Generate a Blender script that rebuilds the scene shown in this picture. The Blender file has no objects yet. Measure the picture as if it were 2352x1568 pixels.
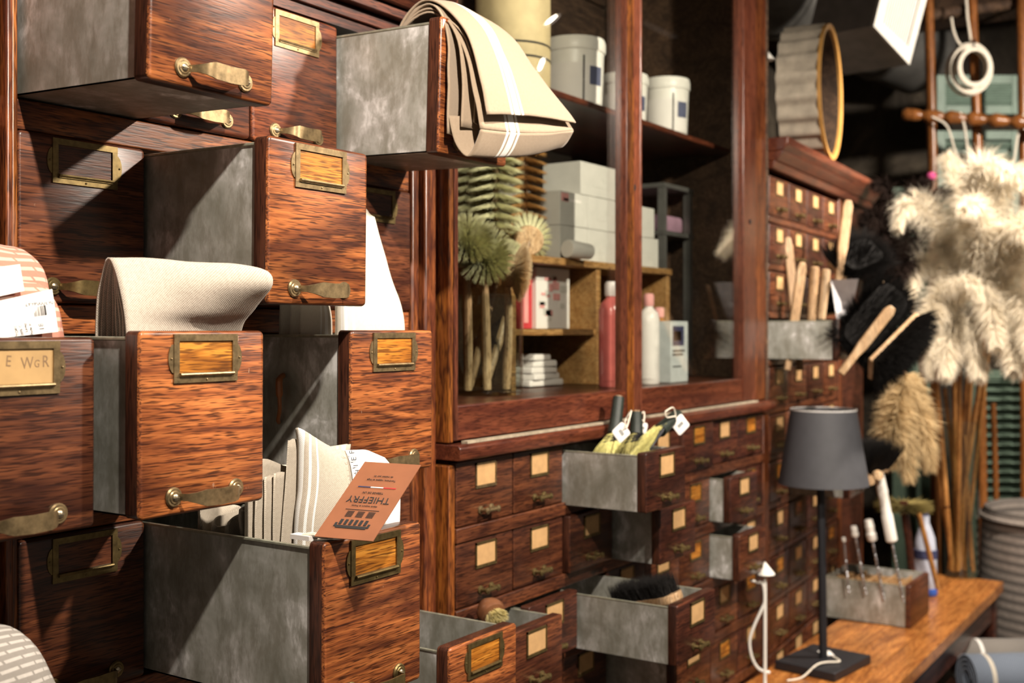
import bpy, bmesh, math, random
from math import sin, cos, pi, radians, sqrt, atan2
from mathutils import Vector, Matrix, Euler, noise
random.seed(7)
SC = bpy.context.scene
COL = SC.collection

# ------------------------------------------------------------------ camera, world, lights, exposure
CZ = 1.5                                   # eye height
FPX, YH, VPX = 2600.0, 757.0, 2900.0       # focal length in px, horizon row, vanishing column of the cabinet front
ANG = atan2(VPX - 1176, FPX)
CA, SA = cos(ANG), sin(ANG)
cd = bpy.data.cameras.new('camera'); cam = bpy.data.objects.new('camera', cd); COL.objects.link(cam)
cam.location = (0, 0, CZ); cam.rotation_euler = (pi/2, 0, ANG - pi/2)
cd.sensor_width = 36; cd.lens = FPX/2352*36; cd.shift_y = -(784-YH)/2352
cd.clip_start = .02
cd.dof.use_dof = True; cd.dof.focus_distance = 1.18; cd.dof.aperture_fstop = 6.0
SC.camera = cam
W = bpy.data.worlds.new('shop_ambience'); SC.world = W; W.use_nodes = True
W.node_tree.nodes['Background'].inputs[0].default_value = (1, .86, .70, 1)
W.node_tree.nodes['Background'].inputs[1].default_value = .17
SC.view_settings.view_transform = 'Standard'; SC.view_settings.look = 'None'
SC.view_settings.exposure = 0.28; SC.view_settings.gamma = 1.0; SC.view_settings.use_curve_mapping = False

cy = SC.cycles; cy.max_bounces = 4; cy.diffuse_bounces = 2; cy.glossy_bounces = 2; cy.transmission_bounces = 2; cy.transparent_max_bounces = 10
cy.caustics_reflective = False; cy.caustics_refractive = False

SPOTS = [  # position, aim, watts, half angle, source radius
    ((.50, .14, 2.26), (.95, 1.0, 1.35), 84, 62, .018),
    ((1.62, -.25, 2.32), (1.85, 1.0, 1.40), 138, 55, .03),
    ((2.96, .14, 2.46), (3.40, .85, 1.35), 140, 52, .03),
    ((3.60, -.30, 2.50), (4.15, 1.0, 1.85), 130, 50, .04),
]
for i, (p, a, w, ang, r) in enumerate(SPOTS):
    ld = bpy.data.lights.new('spot_lamp', 'SPOT'); lo = bpy.data.objects.new('spot_lamp', ld); COL.objects.link(lo)
    d = (Vector(a)-Vector(p)).normalized()
    lo.location = Vector(p) + d*.035; lo.rotation_euler = d.to_track_quat('-Z', 'Y').to_euler()
    ld.energy = w; ld.color = (1, .89, .76); ld.spot_size = radians(2*ang); ld.spot_blend = .6; ld.shadow_soft_size = r

# ------------------------------------------------------------------ placing helpers: a ray through a picture point met with a real plane
def ray(px, py):
    u = (px-1176)/FPX; v = (YH-py)/FPX
    return CA+SA*u, SA-CA*u, v
def atY(px, py, Y):
    x, y, v = ray(px, py); t = Y/y
    return Vector((x*t, Y, CZ+v*t))
def atX(px, py, X):
    x, y, v = ray(px, py); t = X/x
    return Vector((X, y*t, CZ+v*t))
def atZ(px, py, Z):
    x, y, v = ray(px, py); t = (Z-CZ)/v
    return Vector((x*t, y*t, Z))
def atD(px, py, d):
    x, y, v = ray(px, py)
    return Vector((x*d, y*d, CZ+v*d))

# ------------------------------------------------------------------ mesh helpers
class MB:
    def __init__(s): s.v = []; s.f = []; s.uv = None
    def add(s, vs, fs, M=None):
        n = len(s.v)
        s.v += [tuple(M @ Vector(p)) if M else tuple(p) for p in vs]
        s.f += [tuple(i+n for i in f) for f in fs]
        return s
    def box(s, x0, x1, y0, y1, z0, z1, M=None):
        return s.add([(x0,y0,z0),(x1,y0,z0),(x1,y1,z0),(x0,y1,z0),(x0,y0,z1),(x1,y0,z1),(x1,y1,z1),(x0,y1,z1)],
                     [(3,2,1,0),(4,5,6,7),(0,1,5,4),(1,2,6,5),(2,3,7,6),(3,0,4,7)], M)
    def tube(s, path, r, n=8, M=None, flat=None):
        P = [Vector(p) for p in path]; R = r if isinstance(r, (list, tuple)) else [r]*len(P)
        vs = []; fs = []; up = None
        for i, p in enumerate(P):
            t = (P[min(i+1, len(P)-1)] - P[max(i-1, 0)])
            t = t.normalized() if t.length > 1e-9 else Vector((0,0,1))
            if up is None:
                a = Vector((0,0,1)) if abs(t.z) < .9 else Vector((1,0,0))
                up = (a - t*a.dot(t)).normalized()
            else:
                up = up - t*up.dot(t)
                up = up.normalized() if up.length > 1e-6 else t.orthogonal().normalized()
            sd = t.cross(up)
            for k in range(n):
                a = 2*pi*k/n
                vs.append(p + up*cos(a)*R[i] + sd*sin(a)*R[i]*(flat or 1))
        for i in range(len(P)-1):
            for k in range(n):
                fs.append((i*n+k, i*n+(k+1)%n, (i+1)*n+(k+1)%n, (i+1)*n+k))
        fs.append(tuple(range(n))[::-1]); fs.append(tuple((len(P)-1)*n+k for k in range(n)))
        return s.add(vs, fs, M)
    def lathe(s, prof, n=20, M=None, close=False):
        vs = []; fs = []
        for r, z in prof:
            for k in range(n):
                a = 2*pi*k/n; vs.append((r*cos(a), r*sin(a), z))
        m = len(prof)
        for i in range(m-1 if not close else m):
            j = (i+1) % m
            for k in range(n):
                fs.append((i*n+k, i*n+(k+1)%n, j*n+(k+1)%n, j*n+k))
        if not close:
            if prof[0][0] > 1e-6: fs.append(tuple(range(n))[::-1])
            if prof[-1][0] > 1e-6: fs.append(tuple((m-1)*n+k for k in range(n)))
        return s.add(vs, fs, M)
    def prism(s, poly, y0, y1, M=None):            # outline in x,z pushed along y
        n = len(poly)
        vs = [(x, y0, z) for x, z in poly] + [(x, y1, z) for x, z in poly]
        fs = [tuple(range(n)), tuple(range(2*n-1, n-1, -1))] + [((i+1)%n, i, n+i, n+(i+1)%n) for i in range(n)]
        return s.add(vs, fs, M)
    def profile(s, prof, x0, x1, M=None):          # outline in y,z pushed along x
        n = len(prof)
        vs = [(x0, y, z) for y, z in prof] + [(x1, y, z) for y, z in prof]
        fs = [tuple(range(n))[::-1], tuple(range(n, 2*n))] + [(i, (i+1)%n, n+(i+1)%n, n+i) for i in range(n)]
        return s.add(vs, fs, M)
    def panel(s, w, h, t, r=.004, b=.0025, M=None):  # rounded board, front face at y=0, softened front edges
        def loop(i, rr):
            o = []
            for cx, cz, a0 in ((w/2-r, r, -90), (w/2-r, h-r, 0), (-w/2+r, h-r, 90), (-w/2+r, r, 180)):
                for k in range(4):
                    a = radians(a0+30*k); o.append((cx+cos(a)*(rr), cz+sin(a)*(rr)))
            return o
        L = [(loop(0, r), t), (loop(0, r), b), (loop(0, r-b*.35), b*.3), (loop(0, r-b), 0)]
        vs = [(x, y, z) for lp, y in L for x, z in lp]; n = 16; fs = []
        for i in range(3):
            for k in range(n): fs.append((i*n+k, i*n+(k+1)%n, (i+1)*n+(k+1)%n, (i+1)*n+k))
        fs.append(tuple(3*n+k for k in range(n))); fs.append(tuple(range(n))[::-1])
        return s.add(vs, fs, M)
    def mesh(s, name, smooth=35):
        me = bpy.data.meshes.new(name); me.from_pydata(s.v, [], s.f)
        if s.uv:
            l = me.uv_layers.new(name='UVMap')
            for lp in me.loops: l.data[lp.index].uv = s.uv[lp.vertex_index]
        bm = bmesh.new(); bm.from_mesh(me); bmesh.ops.recalc_face_normals(bm, faces=bm.faces); bm.to_mesh(me); bm.free()
        if smooth:
            me.shade_smooth(); me.set_sharp_from_angle(angle=radians(smooth))
        return me
    def build(s, name, m, parent=None, loc=(0,0,0), rot=(0,0,0), bevel=0, smooth=35, local=False, sub=0, solid=0, label=None):
        return put(s.mesh(name, smooth), name, m, parent, loc, rot, bevel, local, sub, solid, label)

def wm(o):
    b = Matrix.LocRotScale(o.location, o.rotation_euler, o.scale)
    return wm(o.parent) @ o.matrix_parent_inverse @ b if o.parent else b
def put(me, name, m, parent=None, loc=(0,0,0), rot=(0,0,0), bevel=0, local=False, sub=0, solid=0, label=None):
    o = bpy.data.objects.new(name, me); COL.objects.link(o)
    if m and not me.materials: me.materials.append(m)
    o.location = loc; o.rotation_euler = rot
    if parent:
        o.parent = parent
        if not local: o.matrix_parent_inverse = wm(parent).inverted()
    if solid:
        q = o.modifiers.new('thickness', 'SOLIDIFY'); q.thickness = solid; q.offset = 0
    if sub:
        q = o.modifiers.new('round', 'SUBSURF'); q.levels = sub; q.render_levels = sub
    if bevel:
        q = o.modifiers.new('soft_edges', 'BEVEL'); q.width = bevel; q.segments = 2; q.limit_method = 'ANGLE'; q.angle_limit = radians(40)
    if label: o['label'] = label
    return o
def tag(o, label, cat, group=None, kind=None):
    if label: o['label'] = label
    if cat: o['category'] = cat
    if group: o['group'] = group
    if kind: o['kind'] = kind
    return o
def thing(name, label, cat, loc, rotz=0, group=None):
    o = bpy.data.objects.new(name, None); COL.objects.link(o); o.location = loc; o.rotation_euler = (0,0,rotz)
    o.empty_display_size = .05
    return tag(o, label, cat, group)
def frame_matrix(o, x, y, z):                       # columns are the three axes
    return Matrix(((x[0],y[0],z[0],o[0]),(x[1],y[1],z[1],o[1]),(x[2],y[2],z[2],o[2]),(0,0,0,1)))
def aim(p, q):                                      # local z runs from p to q
    d = (Vector(q)-Vector(p)).normalized()
    return Matrix.Translation(Vector(p)) @ d.to_track_quat('Z', 'Y').to_matrix().to_4x4()
def cr(p0, p1, p2, p3, t):
    return .5*((2*p1)+(p2-p0)*t+(2*p0-5*p1+4*p2-p3)*t*t+(3*p1-p0-3*p2+p3)*t*t*t)
def spline(P, k):
    P = [Vector(p) for p in P]; o = []
    for i in range(len(P)-1):
        for j in range(k):
            o.append(cr(P[max(i-1,0)], P[i], P[i+1], P[min(i+2,len(P)-1)], j/k))
    return o + [P[-1]]
def cloth(rows, ku=6, kv=6, wob=0, ws=30, seed=0):  # grid of control points -> smooth sheet with uv in metres
    R = [spline(r, ku) for r in rows]
    G = [spline([R[i][j] for i in range(len(R))], kv) for j in range(len(R[0]))]   # G[j][i]
    nu, nv = len(G), len(G[0]); b = MB(); b.uv = []
    for j in range(nu):
        for i in range(nv):
            p = G[j][i]
            if wob: p = p + Vector(noise.noise_vector(p*ws+Vector((seed,seed*2,0))))*wob
            b.v.append(tuple(p))
    for j in range(nu):
        v = 0
        for i in range(nv):
            if i: v += (G[j][i]-G[j][i-1]).length
            b.uv.append([0, v])
    for i in range(nv):
        u = 0
        for j in range(nu):
            if j: u += (G[j][i]-G[j-1][i]).length
            b.uv[j*nv+i][0] = u
    for j in range(nu-1):
        for i in range(nv-1): b.f.append((j*nv+i, (j+1)*nv+i, (j+1)*nv+i+1, j*nv+i+1))
    return b
def sheets(list_of):                                # several layers of one folded cloth as one mesh
    m = MB(); m.uv = []
    for b in list_of:
        m.add(b.v, b.f); m.uv += b.uv
    return m

# ------------------------------------------------------------------ materials
def newmat(name):
    m = bpy.data.materials.new(name); m.use_nodes = True
    nt = m.node_tree; return m, nt, nt.nodes['Principled BSDF']
def N(nt, t, **k):
    n = nt.nodes.new(t)
    for a, v in k.items():
        if a in n.inputs: n.inputs[a].default_value = v
        else: setattr(n, a, v)
    return n
def math_(nt, op, a, b=None, c=None):
    n = nt.nodes.new('ShaderNodeMath'); n.operation = op
    for i, x in enumerate((a, b, c)):
        if x is None: continue
        if isinstance(x, (int, float)): n.inputs[i].default_value = x
        else: nt.links.new(x, n.inputs[i])
    return n.outputs[0]
def ramp(nt, fac, stops, interp='LINEAR'):
    r = nt.nodes.new('ShaderNodeValToRGB'); r.color_ramp.interpolation = interp
    e = r.color_ramp.elements
    while len(e) < len(stops): e.new(.5)
    for q, (p, c) in zip(e, stops):
        q.position = p; q.color = (*c, 1) if len(c) == 3 else c
    nt.links.new(fac, r.inputs[0]); return r.outputs[0]
def mixc(nt, f, a, b, mode='MIX'):
    n = nt.nodes.new('ShaderNodeMix'); n.data_type = 'RGBA'; n.blend_type = mode
    for s, x in ((0, f), (6, a), (7, b)):
        if isinstance(x, (int, float)): n.inputs[s].default_value = x
        elif isinstance(x, tuple): n.inputs[s].default_value = (*x, 1) if len(x) == 3 else x
        else: nt.links.new(x, n.inputs[s])
    return n.outputs[2]
def coords(nt, scale, rnd=True, src='Object'):
    tc = N(nt, 'ShaderNodeTexCoord'); out = tc.outputs[src]
    if rnd:
        oi = N(nt, 'ShaderNodeObjectInfo'); cb = N(nt, 'ShaderNodeCombineXYZ')
        for i, k in enumerate((3.1, 7.7, 11.3)): nt.links.new(math_(nt, 'MULTIPLY', oi.outputs['Random'], k), cb.inputs[i])
        va = N(nt, 'ShaderNodeVectorMath', operation='ADD'); nt.links.new(out, va.inputs[0]); nt.links.new(cb.outputs[0], va.inputs[1]); out = va.outputs[0]
    mp = N(nt, 'ShaderNodeMapping'); mp.inputs['Scale'].default_value = scale
    nt.links.new(out, mp.inputs[0]); return mp.outputs[0]
def noise_(nt, vec, scale, detail=3, rough=.5, dist=0):
    n = N(nt, 'ShaderNodeTexNoise', Scale=scale, Detail=detail, Roughness=rough, Distortion=dist)
    nt.links.new(vec, n.inputs['Vector']); return n.outputs['Fac']
def bump(nt, bs, h, strength=.3, dist=.001):
    b = N(nt, 'ShaderNodeBump', Strength=strength, Distance=dist); nt.links.new(h, b.inputs['Height']); nt.links.new(b.outputs[0], bs.inputs['Normal'])

def wood(name, dark, mid, light, axis='x', k=1.0, rough=.38, rings=26, wear=.0, coat=.15, vary=.25):
    m, nt, bs = newmat(name)
    lo, hi = 2.2*k, 11.0*k
    sc = {'x': (lo, hi, hi), 'z': (hi, hi, lo), 'y': (hi, lo, hi)}[axis]
    c = coords(nt, sc)
    n1 = noise_(nt, c, 1.0, 2, .5, .5)
    rg = math_(nt, 'PINGPONG', math_(nt, 'MULTIPLY', n1, rings), 1.0)
    al = lambda p, q: tuple(p if v == lo else q for v in sc)
    fine = noise_(nt, coords(nt, al(45, 620)), 1.0, 1, .6)          # short dark pores
    streak = noise_(nt, coords(nt, al(9, 150)), 1.0, 2.5, .65, .3)    # long thin growth lines
    big = noise_(nt, coords(nt, al(5, 16)), 1.0, 1.5, .5)
    col = ramp(nt, streak, [(.30, dark), (.47, mid), (.66, light)])
    col = mixc(nt, ramp(nt, rg, [(.0, (.85,)*3), (.30, (.15,)*3), (.5, (0,)*3)]), col, dark)
    col = mixc(nt, ramp(nt, fine, [(.36, (.85,)*3), (.50, (0,)*3)]), col, tuple(x*.5 for x in dark))
    col = mixc(nt, 1.0, col, ramp(nt, big, [(.3, (.70,)*3), (.65, (1.12,)*3)]), 'MULTIPLY')
    oi = N(nt, 'ShaderNodeObjectInfo')
    col = mixc(nt, 1.0, col, ramp(nt, oi.outputs['Random'], [(0, (1-vary,)*3), (1, (1+vary*.3,)*3)]), 'MULTIPLY')
    if wear:
        w = noise_(nt, coords(nt, (60, 60, 25)), 1.5, 5, .7)
        col = mixc(nt, ramp(nt, w, [(.70, (0,)*3), (.74, (wear,)*3)]), col, (.55, .40, .28))
    nt.links.new(col, bs.inputs['Base Color'])
    bs.inputs['Roughness'].default_value = rough; bs.inputs['Coat Weight'].default_value = coat; bs.inputs['Coat Roughness'].default_value = .25
    bs.inputs['Specular IOR Level'].default_value = .35
    bump(nt, bs, fine, .25, .0006); return m

OAK = wood('red_oak', (.066,.018,.009), (.245,.070,.021), (.45,.148,.042), 'x', wear=.5, rings=9)
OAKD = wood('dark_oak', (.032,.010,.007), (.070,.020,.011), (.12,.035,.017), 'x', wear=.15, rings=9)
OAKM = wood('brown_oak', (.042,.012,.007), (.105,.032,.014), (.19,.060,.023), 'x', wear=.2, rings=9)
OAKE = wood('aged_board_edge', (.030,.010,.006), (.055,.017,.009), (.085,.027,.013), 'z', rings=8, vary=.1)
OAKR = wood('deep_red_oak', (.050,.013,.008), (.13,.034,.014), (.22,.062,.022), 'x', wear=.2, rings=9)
OAKV = wood('upright_oak', (.06,.014,.007), (.17,.045,.014), (.28,.085,.022), 'z', rings=13, wear=.3)
STILE = wood('orange_oak_upright', (.06,.014,.005), (.24,.070,.014), (.37,.125,.022), 'z', rings=11, k=1.2, vary=.1)
SASH = wood('varnished_sash', (.085,.023,.013), (.15,.043,.022), (.20,.060,.030), 'z', rings=6, rough=.3, coat=.3)
RAILW = wood('varnished_rail', (.070,.017,.010), (.13,.034,.016), (.18,.050,.023), 'x', rings=7, rough=.3, coat=.3, wear=.2)
CARDW = wood('golden_oak_insert', (.20,.060,.006), (.46,.165,.018), (.60,.25,.035), 'x', k=1.5, rings=10, rough=.45, coat=0)
TABLEW = wood('honey_tabletop', (.24,.075,.016), (.42,.155,.036), (.52,.215,.055), 'x', rings=16, rough=.35, vary=.05)
PALEW = wood('pale_beech', (.50,.30,.15), (.62,.41,.23), (.70,.50,.31), 'z', rings=4, rough=.5, coat=0)
PINE = wood('pine_crate', (.30,.14,.04), (.42,.22,.075), (.50,.29,.11), 'x', rings=7, rough=.55, coat=0)
BAMBOO = wood('cane_stick', (.30,.12,.03), (.46,.20,.055), (.55,.28,.09), 'z', rings=5, rough=.4)
LADDERW = wood('varnished_turned_wood', (.16,.05,.012), (.27,.095,.024), (.34,.13,.035), 'z', rings=6, rough=.3)
BEAMW = wood('old_beam', (.035,.018,.010), (.075,.040,.022), (.13,.075,.042), 'x', rings=9, rough=.8, coat=0)

def plain(name, c, rough=.5, metal=0, var=.12, vs=40, bmp=0, spec=.5, trans=0, coat=0):
    m, nt, bs = newmat(name)
    n = noise_(nt, coords(nt, (1,1,1)), vs, 4, .6)
    nt.links.new(ramp(nt, n, [(.3, tuple(x*(1-var) for x in c)), (.7, tuple(min(1, x*(1+var)) for x in c))]), bs.inputs['Base Color'])
    bs.inputs['Roughness'].default_value = rough; bs.inputs['Metallic'].default_value = metal
    bs.inputs['Specular IOR Level'].default_value = spec; bs.inputs['Coat Weight'].default_value = coat
    if trans: bs.inputs['Transmission Weight'].default_value = trans
    if bmp: bump(nt, bs, n, bmp, .002)
    return m
def metal_zinc():
    m, nt, bs = newmat('galvanised_zinc')
    a = noise_(nt, coords(nt, (9, 9, 9)), 1.6, 4, .62, .4)
    b = noise_(nt, coords(nt, (30, 30, 12)), 2.0, 5, .7)
    col = ramp(nt, a, [(.28, (.24,.24,.20)), (.48, (.40,.395,.355)), (.58, (.52,.51,.48)), (.64, (.80,.79,.775))])
    col = mixc(nt, ramp(nt, b, [(.40, (.6,)*3), (.58, (0,)*3)]), col, (.22,.21,.165))
    nt.links.new(col, bs.inputs['Base Color'])
    bs.inputs['Metallic'].default_value = .35
    nt.links.new(ramp(nt, b, [(.3, (.42,)*3), (.7, (.58,)*3)]), bs.inputs['Roughness'])
    bump(nt, bs, b, .15, .001); return m
ZINC = metal_zinc()
RIMZ = plain('worn_zinc_edge', (.42,.42,.33), .4, .6, .25, 90)
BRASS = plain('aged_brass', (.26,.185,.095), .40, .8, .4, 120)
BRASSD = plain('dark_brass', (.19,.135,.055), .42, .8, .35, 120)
SCREW = plain('screw_steel', (.40,.34,.24), .35, .9)
PAPER = plain('cream_paper_label', (.50,.295,.125), .8, 0, .12, 60)
PAPERO = plain('old_card', (.44,.275,.115), .8, 0, .15, 25)
WHITEP = plain('white_paper', (.80,.76,.72), .7, 0, .03)
WHITE = plain('white_plastic', (.80,.77,.71), .4, 0, .04)
BLACK = plain('black_bristle', (.007,.006,.0055), .75, 0, .3, 200, spec=.14)
INK = plain('black_ink', (.02,.018,.018), .8, 0, .1)
LAMPG = plain('charcoal_shade', (.055,.055,.062), .65, 0, .08)
BLACKM = plain('black_metal', (.022,.022,.026), .45, .3)
TAGB = plain('brown_kraft_tag', (.27,.10,.045), .6, 0, .10, 30)
IRON = plain('dark_duct_metal', (.16,.155,.145), .5, .5, .3, 12)
GREEN = plain('grey_green_paint', (.17,.24,.195), .55, 0, .15, 20)
GREEND = plain('deep_green_paint', (.075,.115,.08), .6, 0, .2, 20)
ROPE = plain('white_rope', (.74,.67,.56), .75, 0, .08, 200)
def cloth_mat(name, c, c2, stripes=(), period=.0013, stripe_col=(.78,.76,.72), along='u', contrast=.5, rough=.9):
    m, nt, bs = newmat(name)
    uv = N(nt, 'ShaderNodeTexCoord'); sp = N(nt, 'ShaderNodeSeparateXYZ'); nt.links.new(uv.outputs['UV'], sp.inputs[0])
    k = 2*pi/period
    su = math_(nt, 'SINE', math_(nt, 'MULTIPLY', sp.outputs[0], k)); sv = math_(nt, 'SINE', math_(nt, 'MULTIPLY', sp.outputs[1], k))
    wv = math_(nt, 'MULTIPLY_ADD', math_(nt, 'MULTIPLY', su, sv), .5, .5)
    n = noise_(nt, coords(nt, (1,1,1), src='UV', rnd=False), 300, 3, .6)
    h = math_(nt, 'ADD', math_(nt, 'MULTIPLY', wv, .6), math_(nt, 'MULTIPLY', n, .5))
    col = ramp(nt, h, [(.5-contrast*.45, c2), (.5+contrast*.3, c)])
    axis = sp.outputs[0] if along == 'u' else sp.outputs[1]
    for ce, wd in stripes:
        msk = math_(nt, 'LESS_THAN', math_(nt, 'ABSOLUTE', math_(nt, 'SUBTRACT', axis, ce)), wd/2)
        col = mixc(nt, msk, col, stripe_col)
    nt.links.new(col, bs.inputs['Base Color']); bs.inputs['Roughness'].default_value = rough
    bs.inputs['Specular IOR Level'].default_value = .15
    bs.inputs['Sheen Weight'].default_value = .15
    bump(nt, bs, h, .5, .0006); return m
LINEN_S = cloth_mat('striped_natural_linen', (.36,.275,.195), (.27,.20,.135), [(.040,.0035), (.0485,.009), (.057,.0035)], along='v')
LINEN = cloth_mat('natural_linen', (.58,.51,.43), (.22,.17,.125), period=.0023, contrast=.9)
LINEN_W = cloth_mat('cream_linen', (.66,.60,.51), (.48,.42,.33), [(.010,.008), (.022,.003)], period=.0016, contrast=.6, along='v')
LINEN_G = cloth_mat('oatmeal_linen', (.54,.475,.39), (.30,.25,.19), [(.012,.007), (.022,.003), (.030,.002)], period=.0018, contrast=.8, along='v')
def waffle(name, c, c2, per=.0085):
    m, nt, bs = newmat(name)
    uv = N(nt, 'ShaderNodeTexCoord'); sp = N(nt, 'ShaderNodeSeparateXYZ'); nt.links.new(uv.outputs['UV'], sp.inputs[0])
    n = noise_(nt, coords(nt, (1,1,1), src='UV', rnd=False), 260, 3, .6)
    r = math_(nt, 'FRACT', math_(nt, 'MULTIPLY', sp.outputs[1], 1/per))
    row = math_(nt, 'FLOOR', math_(nt, 'MULTIPLY', sp.outputs[1], 1/per))
    off = math_(nt, 'MULTIPLY', math_(nt, 'MODULO', row, 2), .5)
    q = math_(nt, 'FRACT', math_(nt, 'ADD', math_(nt, 'MULTIPLY', sp.outputs[0], 1/(per*2.6)), off))
    g = math_(nt, 'MULTIPLY', math_(nt, 'GREATER_THAN', r, .62), math_(nt, 'GREATER_THAN', q, .12))
    col = mixc(nt, g, c, c2)
    col = mixc(nt, math_(nt, 'MULTIPLY', n, .35), col, tuple(x*.6 for x in c))
    nt.links.new(col, bs.inputs['Base Color']); bs.inputs['Roughness'].default_value = .9
    bs.inputs['Specular IOR Level'].default_value = .1
    bump(nt, bs, math_(nt, 'ADD', g, math_(nt, 'MULTIPLY', n, .4)), .6, .0012); return m
PINKW = waffle('pink_ribbed_cotton', (.50,.22,.16), (.66,.46,.38))
GREYW = waffle('grey_ribbed_cotton', (.27,.245,.22), (.52,.48,.44), .0075)
def glass(name, tint=(1,1,1), refl=1.0):
    m, nt, bs = newmat(name); nt.nodes.remove(bs)
    tr = N(nt, 'ShaderNodeBsdfTransparent'); tr.inputs[0].default_value = (*tint, 1)
    gl = N(nt, 'ShaderNodeBsdfGlossy', Roughness=.01); lw = N(nt, 'ShaderNodeLayerWeight', Blend=.5); fr = math_(nt, 'MULTIPLY_ADD', math_(nt, 'POWER', lw.outputs['Facing'], 5.0), .95, .045)
    mx = N(nt, 'ShaderNodeMixShader'); nt.links.new(math_(nt, 'MULTIPLY', fr, refl), mx.inputs[0])
    nt.links.new(tr.outputs[0], mx.inputs[1]); nt.links.new(gl.outputs[0], mx.inputs[2])
    nt.links.new(mx.outputs[0], nt.nodes['Material Output'].inputs[0]); return m
GLASS = glass('window_glass', (.96,.97,.95), 1.4)
JAR = glass('jar_glass', (.95,.97,.95))
def emit(name, c, s):
    m, nt, bs = newmat(name); bs.inputs['Emission Color'].default_value = (*c, 1); bs.inputs['Emission Strength'].default_value = s
    return m
BULB = emit('lit_lens', (1, .88, .72), 60)
def text(body, size, mat, parent, M, name='print', ext=.00012, align='CENTER', sx=1.0):
    cu = bpy.data.curves.new(name, 'FONT'); cu.body = body; cu.size = size; cu.align_x = align; cu.align_y = 'CENTER'; cu.extrude = ext
    o = bpy.data.objects.new(name, cu); COL.objects.link(o)
    me = bpy.data.meshes.new_from_object(o.evaluated_get(bpy.context.evaluated_depsgraph_get()))
    bpy.data.objects.remove(o); bpy.data.curves.remove(cu)
    me.transform(M @ Matrix.Diagonal((sx, 1, 1, 1)))
    me.name = name; me.materials.clear()
    return put(me, name, mat, parent)
# ------------------------------------------------------------------ the room
def struct(name, b, m, parent=None, **k):
    o = b.build(name, m, parent, smooth=0, **k)
    if not parent: o['kind'] = 'structure'
    return o
def stone():
    m, nt, bs = newmat('rough_stone')
    a = noise_(nt, coords(nt, (1,1,1), False), 3.2, 6, .65, .6)
    nt.links.new(ramp(nt, a, [(.3, (.018,.014,.010)), (.55, (.055,.043,.03)), (.72, (.15,.12,.085))]), bs.inputs['Base Color'])
    bs.inputs['Roughness'].default_value = .9; bump(nt, bs, a, .9, .05); return m
STONE = stone()
PLANKF = wood('floor_boards', (.05,.028,.015), (.11,.062,.033), (.16,.095,.05), 'x', rings=10, rough=.6, coat=0)
struct('floor', MB().box(-2.2, 5.4, -2.2, 1.9, -.05, 0), PLANKF)
struct('wall_back', MB().box(-2.2, 5.4, 1.8, 1.9, 0, 2.9), STONE)
struct('wall_right', MB().box(5.3, 5.4, -2.2, 1.8, 0, 2.9), STONE)
ceil = struct('ceiling', MB().box(-2.2, 5.4, -2.2, 1.9, 2.9, 2.95), BEAMW)
for i in range(6):
    x = -1.6+1.25*i
    MB().box(x, x+.16, -2.2, 1.8, 2.72, 2.9).build('beam', BEAMW, ceil, bevel=.01)

# ------------------------------------------------------------------ track with spotlights (the lamps that light the shop)
tr = thing('light_track', 'black ceiling light track above the cabinets', 'light track', (1.7, .12, 2.9))
MB().box(.1, 3.9, .10, .14, 2.60, 2.63).build('rail', BLACKM, tr, bevel=.003)
for x in (.3, 1.7, 3.2): MB().box(x-.01, x+.01, .11, .13, 2.63, 2.72).build('bracket', BLACKM, tr)
which = ('above the tall bin drawers', 'above the glass display case', 'above the feather dusters', 'farthest along towards the ladder')
for (p, a, w, ang, r), wh in zip(SPOTS, which):
    t = thing('track_spotlight', 'black track spotlight ' + wh, 'spotlight', p)
    d = (Vector(a)-Vector(p)).normalized(); M = aim(Vector(p)-d*.10, Vector(p)+d)
    MB().lathe([(.0,.0),(.03,.0),(.036,.03),(.036,.115),(.033,.115),(.033,.104),(.0,.104)], 20, M).build('housing', BLACKM, t)
    MB().lathe([(0,.1045),(.028,.1045),(.028,.107),(0,.108)], 20, M).build('lens', BULB, t)
    e = Vector(p)-d*.05
    MB().tube([e, (e.x, e.y*.5+.06, (e.z+2.6)/2), (e.x, .12, 2.60)], .006, 8).build('stem', BLACKM, t)

# ------------------------------------------------------------------ drawers: shared pieces
DW, DH = .149, .167
def strap_mesh():
    b = MB(); n = 17; vs = []
    for i in range(n):
        t = i/(n-1)*2-1; x = t*.0335; a = abs(t)
        y = -.0215*(1-max(0, (a-.55)/.45)**2.2) - .001
        h = .0030 if a > .9 else (.0030+(.0074-.0030)*min(1, (.9-a)/.35))
        h2 = h*1.05
        for dy, dz in ((0, h), (0, -h2), (.0018, -h2), (.0018, h)): vs.append((x, y+dy, dz-.0015*(1-a)))
    fs = [(i*4+k, i*4+(k+1)%4, i*4+4+(k+1)%4, i*4+4+k) for i in range(n-1) for k in range(4)]
    fs += [(0,1,2,3), tuple((n-1)*4+k for k in (3,2,1,0))]
    b.add(vs, fs); return b.mesh('handle', 50)
RX = Matrix.Rotation(pi/2, 4, 'X')          # lathe axis z -> -y (towards the viewer)
ROS = MB().lathe([(.0092,0),(.0092,.0012),(.0080,.0026),(.0062,.0026),(.0054,.0034),(.0,.0036)], 22, RX).mesh('rosette', 40)
sm = MB().lathe([(.0036,.0030),(.0034,.0042),(.0022,.0052),(0,.0055)], 14, RX)
sm.box(-.0032, .0032, -.0057, -.0045, -.0003, .0003)
SCR = sm.mesh('screw', 40)
STRAP = strap_mesh()
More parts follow.
